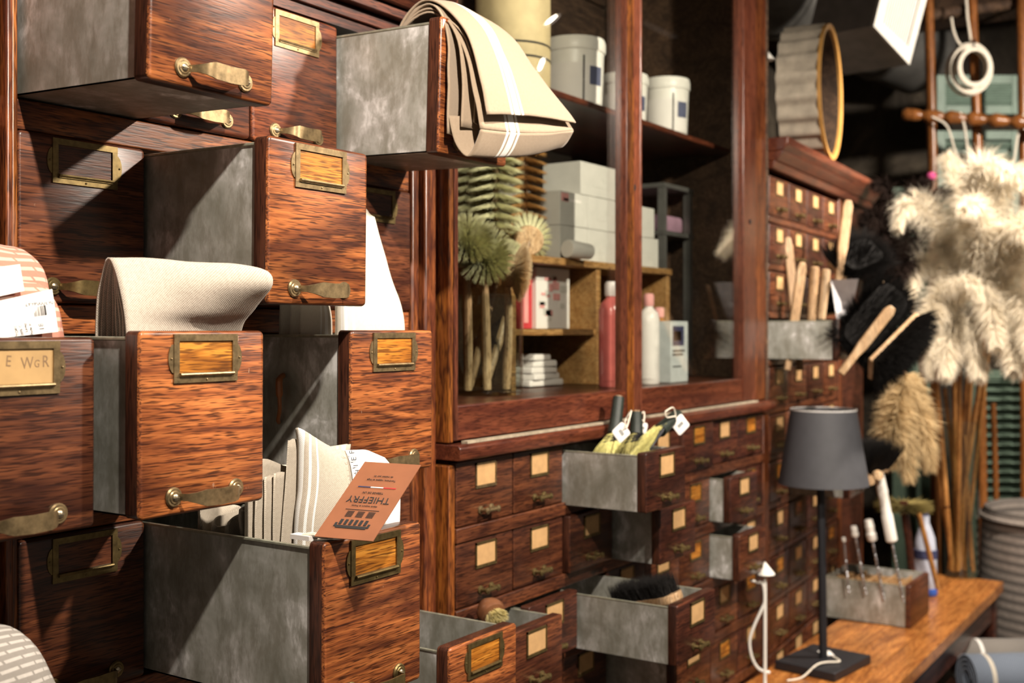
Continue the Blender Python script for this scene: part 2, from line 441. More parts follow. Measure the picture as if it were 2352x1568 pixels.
def holder_mesh():
    b = MB(); w, h = .038, .0445
    for x0, x1, z0, z1, y in ((-w, w, h-.0062, h, -.0022), (-w, -w+.0062, .0054, h-.0063, -.0021), (w-.0062, w, .0054, h-.0063, -.0021), (-w, w, 0, .0053, -.0019), (-w+.0064, w-.0064, .0054, .0092, -.0034)):
        b.box(x0, x1, y, .0005, z0, z1)
    b.tube([(-w+.006, -.0034, .0076), (w-.006, -.0034, .0076)], .0016, 8)
    for s in (-1, 1):
        pts = [(s*w, .0445*.5+.0145*cos(pi*k/8)) if 0 else (s*(w-.001+.0068*sin(pi*k/8)), .0222-.0135*cos(pi*k/8)) for k in range(9)]
        b.prism(pts if s > 0 else pts[::-1], -.0013, .0005)
        b.lathe([(.0011,.0013),(.0008,.0021),(0,.0024)], 8, Matrix.Translation((s*(w+.0026), 0, .0222)) @ RX)
    b.lathe([(.0012,.0016),(.0009,.0026),(0,.003)], 8, Matrix.Translation((0, 0, .0026)) @ RX)
    return b.mesh('label_frame', 40)
HOLD = holder_mesh()
CARD = MB().box(-.0325, .0325, -.0006, .0004, .0088, .0390).mesh('label_card', 0)
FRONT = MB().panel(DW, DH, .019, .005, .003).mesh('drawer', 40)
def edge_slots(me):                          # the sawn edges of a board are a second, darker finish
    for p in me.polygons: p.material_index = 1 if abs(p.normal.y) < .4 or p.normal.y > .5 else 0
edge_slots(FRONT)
def bin_mesh(w, l, h, t=.0016):
    b = MB(); x = w/2
    b.box(-x, -x+t, 0, l, 0, h); b.box(x-t, x, 0, l, 0, h); b.box(-x, x, 0, l, 0, t); b.box(-x, x, l-t, l, 0, h); b.box(-x, x, 0, t, 0, h)
    return b
def rim_mesh(w, l, h, r=.0018):
    x = w/2
    b = MB().tube([(-x, 0, h), (-x, l, h), (x, l, h), (x, 0, h)], r, 6)
    b.tube([(-x, .0005, .002), (-x, .0005, h)], r*.7, 6)
    return b
BIN = bin_mesh(DW-.005, .40, DH-.009).mesh('metal_bin', 0)
RIM = rim_mesh(DW-.005, .40, DH-.009).mesh('rolled_rim')
BPART = dict(c=0)
def big_drawer(cab, xc, Y, zb, opened, m=OAK, card=CARDW, rx=0, rz=0, brass=BRASS, label=None, handle=True):
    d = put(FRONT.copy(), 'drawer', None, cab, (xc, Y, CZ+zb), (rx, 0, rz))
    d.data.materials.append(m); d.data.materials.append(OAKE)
    if label: d['label'] = label
    def sub(me, name, mt, loc=(0,0,0)):
        me2 = me if me.materials and me.materials[0] == mt else me.copy()
        if not me2.materials: me2.materials.append(mt)
        o = bpy.data.objects.new(name, me2); COL.objects.link(o); o.parent = d; o.location = loc; return o
    if opened:
        sub(BINM, 'metal_bin', ZINC, (0, .019, .002)); sub(RIMM, 'rolled_rim', RIMZ, (0, .019, .002))
    sub(HOLD, 'label_frame', brass, (0, 0, DH-.0475)); sub(CARD, 'label_card', card, (0, 0, DH-.0475))
    if handle:
        sub(STRAP, 'handle', brass, (0, 0, .0165))
        for s in (-1, 1): sub(ROS, 'rosette', brass, (s*.0372, 0, .0165)); sub(SCR, 'screw', SCREW, (s*.0372, 0, .0165))
    return d
BINM, RIMM = BIN, RIM

# ------------------------------------------------------------------ tall cabinet of big bin drawers
X0, PITCH, ROWS = .645, .1517, (.2255, .0265, -.1725, -.3715, -.5705)
cab = thing('bin_cabinet', 'tall dark oak cabinet with big brass handled zinc bin drawers', 'cabinet', (.88, 1.25, 0))
B = lambda x0, x1, y0, y1, z0, z1: MB().box(x0, x1, y0, y1, CZ+z0, CZ+z1)
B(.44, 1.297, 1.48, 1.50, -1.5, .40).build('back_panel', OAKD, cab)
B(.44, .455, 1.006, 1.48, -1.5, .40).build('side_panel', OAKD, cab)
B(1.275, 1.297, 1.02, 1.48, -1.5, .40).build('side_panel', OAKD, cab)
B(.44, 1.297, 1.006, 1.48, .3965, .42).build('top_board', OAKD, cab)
for k, zb in enumerate(ROWS):
    B(.455, .629, 1.005, 1.03, zb-.031, zb-.0012).build('rail', OAK, cab, bevel=.0015)
    B(.645, 1.2522, 1.005, 1.03, zb-.031, zb-.0012).build('rail', OAK, cab, bevel=.0015)
B(.6295, .6365, .992, 1.03, -1.5, .40).build('stile', OAKV, cab, bevel=.002)
B(.6370, .6440, .996, 1.03, -1.5, .40).build('stile', STILE, cab, bevel=.002)
for c in range(1, 4):
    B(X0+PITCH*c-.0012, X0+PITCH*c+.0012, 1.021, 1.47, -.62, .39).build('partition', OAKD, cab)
B(1.2530, 1.2700, 1.000, 1.03, -1.5, .40).build('stile', OAKV, cab, bevel=.003)
B(1.2705, 1.2965, .990, 1.03, -1.5, .40).build('stile', OAKV, cab, bevel=.003)
B(.455, 1.27, 1.006, 1.03, -1.5, ROWS[-1]-.032).build('plinth_board', OAKM, cab)
prof = [((1.00,.410),(1.00,.4255),(1.02,.4255),(1.02,.410)), ((.985,.4265),(.985,.440),(1.02,.440),(1.02,.4265)), ((.975,.441),(.952,.468),(.952,.474),(1.02,.474),(1.02,.441)),
        ((.940,.475),(.922,.505),(.922,.515),(1.02,.515),(1.02,.475)), ((.90,.516),(.90,.56),(1.02,.56),(1.02,.516))]
for p in prof:
    MB().profile([(y, CZ+z) for y, z in p], .44, 1.297).build('cornice_moulding', OAKD, cab, bevel=.001)

xc = lambda c: X0 + PITCH*c + PITCH/2
C0 = .5535
# (column centre, front y, row, lift, sag, label, wood)
OPEN = [
    (xc(0), .809, 0, -.0067, .03, 'topmost pulled out drawer with bare zinc side and brass handle', OAK),
    (xc(1), .8195, 1, -.001, .012, 'pulled out drawer above the rolled linen cloth', OAK),
    (xc(3), .838, 0, -.0095, .03, 'pulled out drawer with the striped towel over its front', OAK),
    (C0,    .857, 2, -.001, .004, 'pulled out drawer with a handwritten card', OAKM),
    (xc(0), .821, 2, .0045, .004, 'pulled out drawer holding the rolled linen cloth', OAK),
    (xc(2), .845, 2, .005, .004, 'pulled out drawer holding the white cloth', OAK),
    (xc(1), .744, 3, .0015, .004, 'pulled out drawer holding linen towels and a brown tag', OAK),
    (xc(3), .822, 4, .0165, .004, 'low pulled out drawer with a chipped top corner', OAK),
]
opened = set(); DR = {}
for x, Y, r, dz, sag, lab, m in OPEN:
    opened.add((round(x, 3), r))
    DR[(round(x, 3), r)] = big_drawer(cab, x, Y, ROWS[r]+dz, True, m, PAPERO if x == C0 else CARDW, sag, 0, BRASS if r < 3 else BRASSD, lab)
for c in (-1, 0, 1, 2, 3):
    for r in range(5):
        x = C0 if c < 0 else xc(c)
        if (round(x, 3), r) in opened or (c < 0 and r == 3): continue
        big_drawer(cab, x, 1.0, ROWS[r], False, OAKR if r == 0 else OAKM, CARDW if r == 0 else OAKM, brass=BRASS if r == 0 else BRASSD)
PENCIL = plain('pencil', (.22,.135,.07), .9)
# handwriting on the card of the left drawer
d = DR[(round(C0, 3), 2)]
for s, x, z, sz in (('B', -.020, .026, .014), ('E', -.009, .028, .013), ('W', .008, .026, .014), ('G', .017, .0255, .009), ('R', .025, .027, .014)):
    M = Matrix.Translation((x, -.00075, DH-.0475+z)) @ RX @ Matrix.Rotation(radians(random.uniform(-8, 8)), 4, 'Z')
    o = text(s, sz, PENCIL, None, M, 'handwriting', .00005, sx=.8); o.parent = d

# ------------------------------------------------------------------ cloths in the big drawers
def fold_roll():
    """rolled linen cloth leaning out over the front of its drawer"""
    S = [[(.6525,.846,-.055), (.6525,.846,-.002), (.6520,.849,.020), (.6530,.859,.046), (.6550,.873,.0645), (.657,.886,.054), (.659,.897,.02), (.660,.902,-.055)],
         [(.690,.8455,-.055), (.690,.8455,-.002), (.688,.840,.020), (.688,.842,.045), (.689,.853,.0640), (.691,.869,.058), (.692,.886,.02), (.693,.892,-.055)],
         [(.725,.8445,-.055), (.725,.8445,-.002), (.722,.830,.018), (.721,.822,.043), (.722,.831,.0610), (.724,.849,.058), (.725,.872,.02), (.726,.882,-.055)],
         [(.758,.8435,-.055), (.758,.8435,-.002), (.756,.824,.018), (.754,.805,.043), (.755,.811,.0605), (.757,.832,.057), (.757,.860,.02), (.757,.872,-.055)],
         [(.779,.8430,-.055), (.780,.8430,-.002), (.781,.822,.020), (.779,.797,.042), (.779,.800,.0555), (.778,.821,.053), (.776,.850,.02), (.775,.865,-.055)],
         [(.784,.8440,-.055), (.7855,.8440,-.002), (.7865,.827,.023), (.786,.806,.040), (.784,.808,.0480), (.781,.824,.046), (.780,.850,.02), (.779,.860,-.055)]]
    L = []
    for lay in range(4):
        rows = []; k = 1-.24*lay
        for i, st in enumerate(S):
            c = Vector((st[4][0], (st[1][1]+st[6][1])/2, 0)); row = []
            for x, y, z in st:
                row.append(Vector((x+(.0012*lay if i == 0 else 0)-(.004*lay if i > 3 else 0), c.y+(y-c.y)*k, CZ+(z if z < 0 else z*(1-.035*lay)))))
            rows.append(row)
        L.append(cloth(rows, 5, 5, .0009, 40, lay))
    return sheets(L)
o = fold_roll().build('linen_cloth', LINEN, smooth=60, solid=.0022)
tag(o, 'thick rolled natural linen cloth lying across an open drawer', 'cloth')

def P(x, y, z): return Vector((x, y, CZ+z))
def striped_towel():
    L = []
    left = [(1.119,.925,.36), (1.12,.905,.396), (1.12,.878,.412), (1.118,.848,.402), (1.113,.812,.371), (1.108,.790,.335), (1.104,.776,.290), (1.104,.768,.256)]
    right = [(1.20,.925,.36), (1.20,.905,.400), (1.20,.880,.416), (1.205,.852,.410), (1.226,.812,.378), (1.240,.783,.333), (1.249,.748,.286), (1.252,.733,.264)]
    mid = [((a[0]+b[0])/2, (a[1]+b[1])/2-.004, (a[2]+b[2])/2+.003) for a, b in zip(left, right)]
    L.append(cloth([[P(*p) for p in left], [P(*p) for p in mid], [P(*p) for p in right]], 5, 8, .0012, 30, 1))
    # folded hem under the top layer: a flat loop that shows its rim below
    hem = lambda q, dy, dz: [P(q[i][0]+.004, q[i][1]+dy*(i > 2)+.004, q[i][2]-.004-dz*(i/7)**2) for i in range(8)]
    L.append(cloth([hem(left, .008, .012), hem(mid, .004, .016), hem(right, .002, .004)], 5, 8, .001, 30, 2))
    l2 = hem(left, .008, .012)[-4:]; m2 = hem(mid, .004, .016)[-4:]; r2 = hem(right, .002, .004)[-4:]
    rows = []
    for q, sag in ((l2, .030), (m2, .026), (r2, .020)):
        e = q[-1]; rows.append([e, e+Vector((.002,.012,-sag*.75)), e+Vector((.0,.022,-sag)), e+Vector((-.004,.035,-sag*.4)), e+Vector((-.006,.042,.02))])
    L.append(cloth(rows, 5, 8, .001, 30, 3))
    # inner layers hanging close to the drawer front
    for k, (dx, dy, zb) in enumerate(((0, 0, .238), (.010, -.014, .246), (.020, -.026, .252))):
        a = [(1.117,.925,.37), (1.116,.880,.402-.004*k), (1.112+dx*.3,.850,.398-.004*k), (1.106+dx*.6,.828+dy*.6,.360), (1.102+dx,.824+dy,.31), (1.100+dx,.824+dy,zb)]
        b = [(1.19,.925,.37), (1.19,.880,.404-.004*k), (1.19,.850,.400-.004*k), (1.192,.826+dy*.4,.36), (1.196,.818+dy*.4,.30), (1.20,.816+dy*.5,zb-.004)]
        c = [((p[0]+q[0])/2, (p[1]+q[1])/2+(.008 if i > 2 else 0)*(-1)**k, (p[2]+q[2])/2) for i, (p, q) in enumerate(zip(a, b))]
        L.append(cloth([[P(*p) for p in a], [P(*p) for p in c], [P(*p) for p in b]], 5, 8, .0012, 30, 5+k))
    return sheets(L)
o = striped_towel().build('tea_towel', LINEN_S, smooth=60, solid=.0022)
tag(o, 'natural linen tea towel with white stripes draped over a drawer front', 'towel')

def white_cloth():
    L = []
    rows = [[P(.985,.905,-.06), P(.985,.90,0), P(.992,.905,.06), P(1.012,.915,.12), P(1.03,.925,.15)],
            [P(1.02,.885,-.06), P(1.02,.882,0), P(1.028,.890,.05), P(1.040,.905,.10), P(1.056,.92,.150)],
            [P(1.055,.880,-.06), P(1.055,.878,0), P(1.056,.886,.04), P(1.060,.900,.09), P(1.066,.918,.142)],
            [P(1.084,.878,-.06), P(1.083,.877,0), P(1.083,.882,.030), P(1.079,.895,.065), P(1.070,.914,.138)],
            [P(1.089,.892,-.06), P(1.089,.89,0), P(1.089,.90,.026), P(1.084,.91,.06), P(1.072,.925,.132)]]
    L.append(cloth(rows, 6, 6, .0008, 30, 2))
    for k, (x, y, top) in enumerate(((.962,.905,.055), (.972,.93,.085), (.980,.955,.10))):
        r = [[P(x, y-.02, -.06), P(x, y-.02, .01), P(x, y-.012, top*.7), P(x, y, top)], [P(x+.006, y+.005, -.06), P(x+.006, y+.005, .02), P(x+.008, y+.01, top*.8), P(x+.01, y+.012, top)],
             [P(x, y+.03, -.06), P(x, y+.03, .01), P(x, y+.028, top*.7), P(x, y+.025, top*.95)]]
        L.append(cloth(r, 5, 5, .001, 30, k+7))
    return sheets(L)
o = white_cloth().build('linen_sheet', LINEN_W, smooth=60, solid=.002)
tag(o, 'bright cream linen cloth standing folded behind a drawer front', 'cloth')

def towel_bunch():
    L = []
    # the main folded towel facing the viewer
    rows = [[P(.842,.828,-.30), P(.843,.826,-.20), P(.848,.826,-.16), P(.850,.828,-.125), P(.848,.829,-.104)],
            [P(.835,.815,-.30), P(.836,.812,-.20), P(.842,.812,-.16), P(.846,.816,-.12), P(.846,.822,-.101)],
            [P(.865,.790,-.30), P(.866,.788,-.20), P(.868,.790,-.16), P(.870,.796,-.135), P(.874,.804,-.122)],
            [P(.90,.775,-.30), P(.902,.773,-.20), P(.904,.775,-.165), P(.905,.780,-.145), P(.906,.790,-.130)],
            [P(.928,.766,-.30), P(.930,.765,-.20), P(.931,.767,-.172), P(.930,.772,-.150), P(.926,.782,-.138)],
            [P(.935,.80,-.30), P(.936,.80,-.20), P(.936,.80,-.17), P(.934,.805,-.15), P(.928,.81,-.142)]]
    L.append(cloth(rows, 6, 6, .0009, 30, 3))
    # its folds, seen from their rounded ends
    for k, (x, y, th, t) in enumerate(((.8285,.8275,.0045,-.113), (.8235,.8345,.0045,-.146), (.8180,.8415,.0045,-.150), (.8125,.8490,.0050,-.133), (.8080,.8580,.0060,-.131))):
        r = []
        for dx, dy in ((.095,.004), (.05,.002), (.014,0), (.003,.002), (.0,th*.5), (.003,th-.002), (.014,th), (.05,th+.002), (.095,th+.004)):
            lean = .012 if k < 1 else .003
            r.append([P(x+dx, y+dy, -.30), P(x+dx, y+dy, -.22), P(x+dx+lean*.4, y+dy, (t-.215)/2), P(x+dx+lean, y+dy+.002, t-.012*(dx > .04))])
        L.append(cloth(r, 4, 3, .0008, 35, 10+k))
    return sheets(L)
o = towel_bunch().build('linen_towel', LINEN_G, smooth=60, solid=.0022)
tag(o, 'folded oatmeal linen towel with a white paper band and stripes', 'towel')
towel = o
def ruffle():
    pts = []; n = 44
    for i in range(n):
        t = i/(n-1); y = .945-.085*t
        pts.append((.836+.022*sin(t*26), y+.012+.006*cos(t*26*2), -.198+.012*sin(t*9)))
    rows = [[P(x, y, -.32), P(x*.5+.418, y, -.26), P(x, y, z-.008), P(x+.004, y, z)] for x, y, z in pts]
    return cloth([list(r) for r in zip(*rows)], 3, 3)
o = ruffle().build('napkin', LINEN_G, smooth=60, solid=.0022)
tag(o, 'ruffled linen napkin pushed in behind the folded oatmeal towel', 'napkin')

# white paper band round the towel with letters, and the brown tag
band = cloth([[P(.880,.7790,-.215), P(.881,.7795,-.168), P(.883,.7860,-.140), P(.886,.7960,-.1255)], [P(.895,.7730,-.215), P(.896,.7735,-.168), P(.897,.7800,-.140), P(.898,.7910,-.1258)], [P(.9085,.7680,-.215), P(.9095,.7685,-.170), P(.9095,.7755,-.142), P(.908,.7865,-.1265)], [P(.920,.7640,-.215), P(.921,.7645,-.172), P(.921,.770,-.148), P(.918,.782,-.131)], [P(.932,.7610,-.215), P(.934,.7615,-.175), P(.933,.7665,-.152), P(.929,.7785,-.136)]], 5, 5)
bo = band.build('paper_band', WHITEP, towel, smooth=60, solid=.0004, label='white printed paper band')
bx = (Vector((.934,.7615,0))-Vector((.9095,.7685,0))).normalized(); bz = Vector((0, .12, 1)).normalized(); bn = bx.cross(bz)
for i, ch in enumerate('THIEF'):
    M = frame_matrix(P(.8862, .7760+.0026*i, -.154+.0068*i), bz, -bx, bn.cross(Vector((0,0,0))) if 0 else bz.cross(-bx))
    text(ch, .0085, INK, towel, M, 'print', .0001)
TL, BLc, Wv = P(.8757,.760,-.1339), P(.800,.758,-.198), Vector((.0157,-.060,-.001))
Lv = TL-BLc; Nn = Wv.cross(Lv).normalized()
if Nn.x > 0: Nn = -Nn
tg = MB().add([BLc, BLc+Wv, TL+Wv, TL, BLc-Nn*.0008, BLc+Wv-Nn*.0008, TL+Wv-Nn*.0008, TL-Nn*.0008], [(0,1,2,3),(7,6,5,4),(0,4,5,1),(1,5,6,2),(2,6,7,3),(3,7,4,0)])
tgo = tg.build('swing_tag', TAGB, smooth=0)
tag(tgo, 'brown card swing tag printed upside down, leaning on the linen towel', 'tag')
ex, ey = -Wv.normalized(), -Lv.normalized(); ey = (ey-ex*ey.dot(ex)).normalized()
if ex.cross(ey).dot(Nn) < 0: pass
def on_tag(s, t):      # s across 0..1 from the far edge, t up 0..1
    return BLc + Wv*s + Lv*t + Nn*.0005
def tagtext(body, size, s, t, mt=INK, sx=1):
    zz = ex.cross(ey); M = frame_matrix(on_tag(s, t), ex, ey, zz)
    return text(body, size, mt, tgo, M, 'print', .0001, sx=sx)
tagtext('THIEFFRY', .0115, .50, .50, sx=.95)
tagtext('TISSAGE DE LIN', .0032, .5, .59)
tagtext('Torchons, nappes et linge', .0030, .5, .76); tagtext('de maison pur lin', .0030, .5, .81)
tagtext('depuis toujours en France', .0026, .5, .415)
RED = plain('red_ink', (.5,.03,.03), .7); NAVY = plain('navy_ink', (.03,.035,.09), .7)
def tagbar(s0, s1, t0, t1, mt, name='print'):
    q = [on_tag(s0,t0), on_tag(s1,t0), on_tag(s1,t1), on_tag(s0,t1)]
    MB().add(q+[p+Nn*.0001 for p in q], [(4,5,6,7),(0,3,2,1),(0,1,5,4),(1,2,6,5),(2,3,7,6),(3,0,4,7)]).build(name, mt, tgo, smooth=0)
tagbar(.18,.40,.655,.668, NAVY); tagbar(.40,.62,.655,.668, WHITEP); tagbar(.62,.84,.655,.668, RED)
tagbar(.22,.80,.36,.366, INK)
for i in range(3):
    for j in range(5): tagbar(.28+.18*i, .40+.18*i, .335-.016*j, .342-.016*j, INK)
for i in range(6): tagbar(.26+.085*i, .31+.085*i, .17, .235, INK)
tagbar(.24,.76,.125,.16, INK); tagbar(.20,.24,.14,.19, INK); tagbar(.76,.80,.14,.19, INK)
cord = thing('tag_cord', 'small knotted off-white cord lying on the drawer edge', 'cord', P(.812,.752,-.205))
MB().tube(spline([P(.803,.776,-.200), P(.806,.766,-.198), P(.810,.757,-.1995), P(.815,.752,-.200), P(.822,.748,-.1985), P(.828,.747,-.195)], 5), .0024, 8).build('string', ROPE, cord)
MB().lathe([(0,-.005),(.004,-.004),(.0058,0),(.004,.004),(0,.005)], 12, Matrix.Translation(P(.8155,.751,-.1975))).build('knot', ROPE, cord)
MB().box(.800,.812,.765,.790, CZ-.2035, CZ-.1990).build('paper_tab', WHITEP, cord)

# pink towel and its price tags in the left drawer
def heap(cx, y0, y1, x0, x1, zt, zb, seed):
    rows = []
    for y, f in ((y0-.003, .05), (y0-.002, .55), (y0+.003, .86), (y0+(y1-y0)*.22, .97), (y0+(y1-y0)*.55, 1.0), (y1, .9)):
        rows.append([P(x0, y, zb), P(x0+.004, y, zb+(zt-zb)*.55*f), P(x0+.02, y, zb+(zt-zb)*.95*f), P((x0+x1)/2, y, zb+(zt-zb)*f), P(x1-.032, y, zb+(zt-zb)*.98*f), P(x1-.009, y, zb+(zt-zb)*.92*f), P(x1, y, zb+(zt-zb)*.62*f), P(x1+.001, y, zb)])
    return cloth(rows, 5, 6, .0015, 40, seed)
pk = heap(0, .905, .99, .495, .6215, .0780, -.08, 3)
lo = heap(0, .893, .97, .495, .6225, .050, -.08, 5)
o = sheets([pk, lo]).build('cotton_towel', PINKW, smooth=60, solid=.003)
tag(o, 'pink ribbed cotton towel with white paper tags in a drawer', 'towel')
def paper(name, quad, parent, mt=WHITEP, th=.0006):
    q = [Vector(p) for p in quad]; n = (q[1]-q[0]).cross(q[3]-q[0]).normalized()
    return MB().add(q+[p+n*th for p in q], [(0,3,2,1),(4,5,6,7),(0,1,5,4),(1,2,6,5),(2,3,7,6),(3,0,4,7)]).build(name, mt, parent, smooth=0)
q2 = [atY(-120, 790, .880), atY(133, 762, .880), atY(119, 664, .888), atY(-130, 720, .888)]
pt = paper('price_tag', q2, o)
def on_quad(q, s, t, off):
    a = q[0].lerp(q[1], s); b = q[3].lerp(q[2], s); n = (q[1]-q[0]).cross(q[3]-q[0]).normalized()
    if n.y > 0: n = -n
    return a.lerp(b, t)+n*off
for i in range(22):
    s0 = .79+.125*i/22; w = random.choice((.0022, .0036, .0046))
    q = [on_quad(q2, s0, .42, .0009), on_quad(q2, s0+w, .42, .0009), on_quad(q2, s0+w, .66, .0009), on_quad(q2, s0, .66, .0009)]
    MB().add(q, [(0,1,2,3)]).build('barcode_line', INK, o, smooth=0)
def quad_text(q, body, size, s, t, flip=True, mt=INK, par=None, vert=False):
    e1 = (q[1]-q[0]).normalized(); n = e1.cross((q[3]-q[0]).normalized()).normalized(); e2 = n.cross(e1)
    if n.y > 0: n = -n; e2 = -e2 if e2.z < 0 else e2
    e1 = Vector(e1); ex_, ey_ = (-e1, -e2) if flip else (e1, e2)
    if vert: ex_, ey_ = (e2, -e1)
    return text(body, size, mt, par, frame_matrix(on_quad(q, s, t, .0009), ex_, ey_, ex_.cross(ey_)), 'print', .00006)
quad_text(q2, '0630004647', .0055, .855, .74, par=o)
for i, s in enumerate(('TORCHON', '100% COTON', 'Lavage 60', 'Made in France')): quad_text(q2, s, .0036, .60+.045*i, .28, par=o, vert=True)
quad_text(q2, '18', .0065, .845, .16, par=o, vert=True)
q1 = [atY(-90, 700, .889), atY(55, 668, .889), atY(45, 607, .896), atY(-90, 625, .896)]
paper('price_tag', q1, o)

# grey towel hanging low at the left
rows = []
for y, sx, f in ((.846, -.012, .0), (.848, -.008, .45), (.856, -.004, .82), (.885, .0, 1), (.93, .0, 1), (.97, -.004, .95)):
    h = lambda z: -.45+(z+.45)*f
    rows.append([P(.49, y, h(-.38)), P(.50, y, h(-.272)), P(.535, y, h(-.254)), P(.572+sx, y, h(-.260)), P(.594+sx, y, h(-.290)), P(.607+sx, y, h(-.335)), P(.618+sx, y, -.45)])
gt = cloth(rows, 6, 6, .0015, 30, 8)
o = gt.build('cotton_towel', GREYW, smooth=60, solid=.004)
tag(o, 'grey ribbed cotton towel bulging out below the lettered drawer', 'towel')
# leather loop on the side of the third drawer
d = DR[(round(xc(2), 3), 2)]
xs = xc(2)-DW/2-.004
lp = MB().tube(spline([(xs+.003, .948, CZ-.053), (xs-.006, .945, CZ-.058), (xs-.007, .944, CZ-.075), (xs-.0055, .945, CZ-.092), (xs-.002, .951, CZ-.104), (xs+.004, .956, CZ-.108)], 5), [.0032]*5+[.0042]*6+[.0024]*15, 8)
lp.build('leather_loop', plain('tan_leather', (.30,.10,.03), .45), d, label='tan leather loop on the zinc side')
# ------------------------------------------------------------------ base cabinet of small drawers under the display case
YF = .97
SX0, SP, SW, SH = 1.316, .1505, .1475, .0955
SROW = (-.2865, -.405, -.5235, -.642, -.7605)
base = thing('drawer_cabinet', 'low oak cabinet of small labelled drawers below the glass case', 'cabinet', (1.93, 1.2, 0))
B(1.300, 2.556, 1.44, 1.46, -1.5, -.195).build('back_panel', OAKD, base)
B(1.300, 1.3145, YF, 1.44, -1.5, -.195).build('side_panel', STILE, base, bevel=.002)
B(2.521, 2.556, YF-.002, 1.44, -1.5, -.195).build('side_panel', OAKV, base, bevel=.002)
B(1.3145, 2.521, YF+.012, 1.44, -.1965, -.191).build('top_board', OAKD, base)
for zb in SROW:
    B(1.3145, 2.521, YF-.003, YF+.03, zb-.0225, zb-.001).build('rail', OAKM, base, bevel=.0015)
B(1.3145, 2.521, YF+.004, YF+.03, -1.5, SROW[-1]-.0235).build('plinth_board', OAKM, base)
SFRONT = MB().panel(SW, SH, .016, .003, .002).mesh('drawer', 40); edge_slots(SFRONT)
SBIN = bin_mesh(SW-.004, .34, SH-.006).mesh('metal_bin', 0)
SRIM = rim_mesh(SW-.004, .34, SH-.006, .0014).mesh('rolled_rim')
sh = MB()
for x0, x1, z0, z1 in ((-.027, .027, .032, .035), (-.027, -.0245, 0, .035), (.0245, .027, 0, .035), (-.027, .027, -.003, .0012)): sh.box(x0, x1, -.0022, .0004, z0, z1)
SHOLD = sh.mesh('label_frame', 0)
SCARD = MB().box(-.0240, .0240, -.0008, .0004, .0013, .0318).mesh('label_card', 0)
kn = MB()
for s in (-1, 1): kn.lathe([(.0065,0),(.0065,.0018),(.0035,.003),(.003,.010),(.005,.012),(.005,.015),(.0,.017)], 12, Matrix.Translation((s*.014, 0, 0)) @ RX)
kn.tube([(-.017, -.0125, 0), (.017, -.0125, 0)], .0032, 8)
SKNOB = kn.mesh('handle', 40)
def small_drawer(cab, xl, Y, zb, opened, m, card=PAPER, M=None, rz=0, brass=BRASSD, w=SW, tilt=0, label=None):
    p = (xl+w/2, Y, CZ+zb)
    d = put(SFRONT.copy(), 'drawer', None, cab, p, (tilt, 0, rz)); d.data.materials.append(m); d.data.materials.append(OAKE); d.scale = (w/SW, 1, 1)
    if label: d['label'] = label
    def sub(me, name, mt, loc=(0,0,0)):
        me2 = me
        if not me.materials: me.materials.append(mt)
        elif me.materials[0] != mt: me2 = me.copy(); me2.materials.clear(); me2.materials.append(mt)
        o = bpy.data.objects.new(name, me2); COL.objects.link(o); o.parent = d; o.location = loc; return o
    if opened:
        sub(SBIN, 'metal_bin', ZINC, (0, .016, .001)); sub(SRIM, 'rolled_rim', RIMZ, (0, .016, .001))
    sub(SHOLD, 'label_frame', brass, (0, 0, .0545))
    if card: sub(SCARD, 'label_card', card, (0, 0, .0545))
    sub(SKNOB, 'handle', brass, (0, 0, .0185)); return d
SOPEN = {(2,0): (.817, -.006), (3,1): (.8665, -.002), (2,2): (.763, -.004), (0,2): (.880, 0), (1,2): (.9415, 0), (3,3): (.838, 0), (2,1): (.958, 0), (6,1): (.925, 0), (6,2): (.905, 0), (5,0): (.962, 0)}
SLAB = {(2,0): 'pulled out small drawer full of little brooms', (2,2): 'pulled out small drawer holding a black scrubbing brush', (0,2): 'pulled out small drawer holding a ball brush', (3,1): 'half open small drawer below the brooms'}
rw = random.Random(3)
for c in range(8):
    for r in range(5):
        Y, dz = SOPEN.get((c, r), (YF, 0))
        m = OAKM if rw.random() < .6 else OAKD
        card = PAPER if (c < 4 or rw.random() < .75) else CARDW
        small_drawer(base, SX0+SP*c+.0015, Y, SROW[r]+dz, (c, r) in SOPEN, m, card, brass=BRASS if (c, r) == (0, 0) else BRASSD, label=SLAB.get((c, r)))

DUSTY_LIT = plain('dusty_lit_wood', (.34,.28,.20), .8, 0, .3, 60)
# ------------------------------------------------------------------ glass display case
case = thing('display_case', 'tall varnished oak display case with two glass doors', 'display case', (1.93, 1.2, CZ-.19))
ZT = .95
for i in range(9): B(1.300, 2.556, 1.40+.004*(i % 2), 1.42, -.188+.1265*i, -.064+.1265*i).build('back_plank', BEAMW, case, bevel=.004)
B(1.3015, 1.312, YF+.001, 1.40, -.163, ZT).build('side_panel', STILE, case, bevel=.002)
B(1.66, 2.36, 1.392, 1.398, .14, .418).build('pale_back_sheet', plain('pale_grey_wall', (.36,.33,.29), .85, 0, .15, 10), case)
B(2.545, 2.556, YF, 1.40, -.188, ZT).build('side_panel', BEAMW, case, bevel=.002)
MB().profile([(.955, CZ-.188), (.952, CZ-.183), (.952, CZ-.170), (.957, CZ-.165), (1.395, CZ-.163), (1.395, CZ-.188)], 1.303, 2.556).build('sill', RAILW, case, bevel=.0015)
for x0, x1 in ((1.328, 1.84), (1.91, 2.46)): B(x0, x1, .9575, .9685, -.1648, -.1612).build('lit_sill_strip', DUSTY_LIT, case)  # added strip: dust and light on the sill's top groove put into colour
B(1.312, 2.545, 1.00, 1.398, -.162, -.112).build('floor_board', OAKM, case)
B(1.312, 2.545, YF, 1.40, ZT-.03, ZT).build('top_board', OAKD, case)
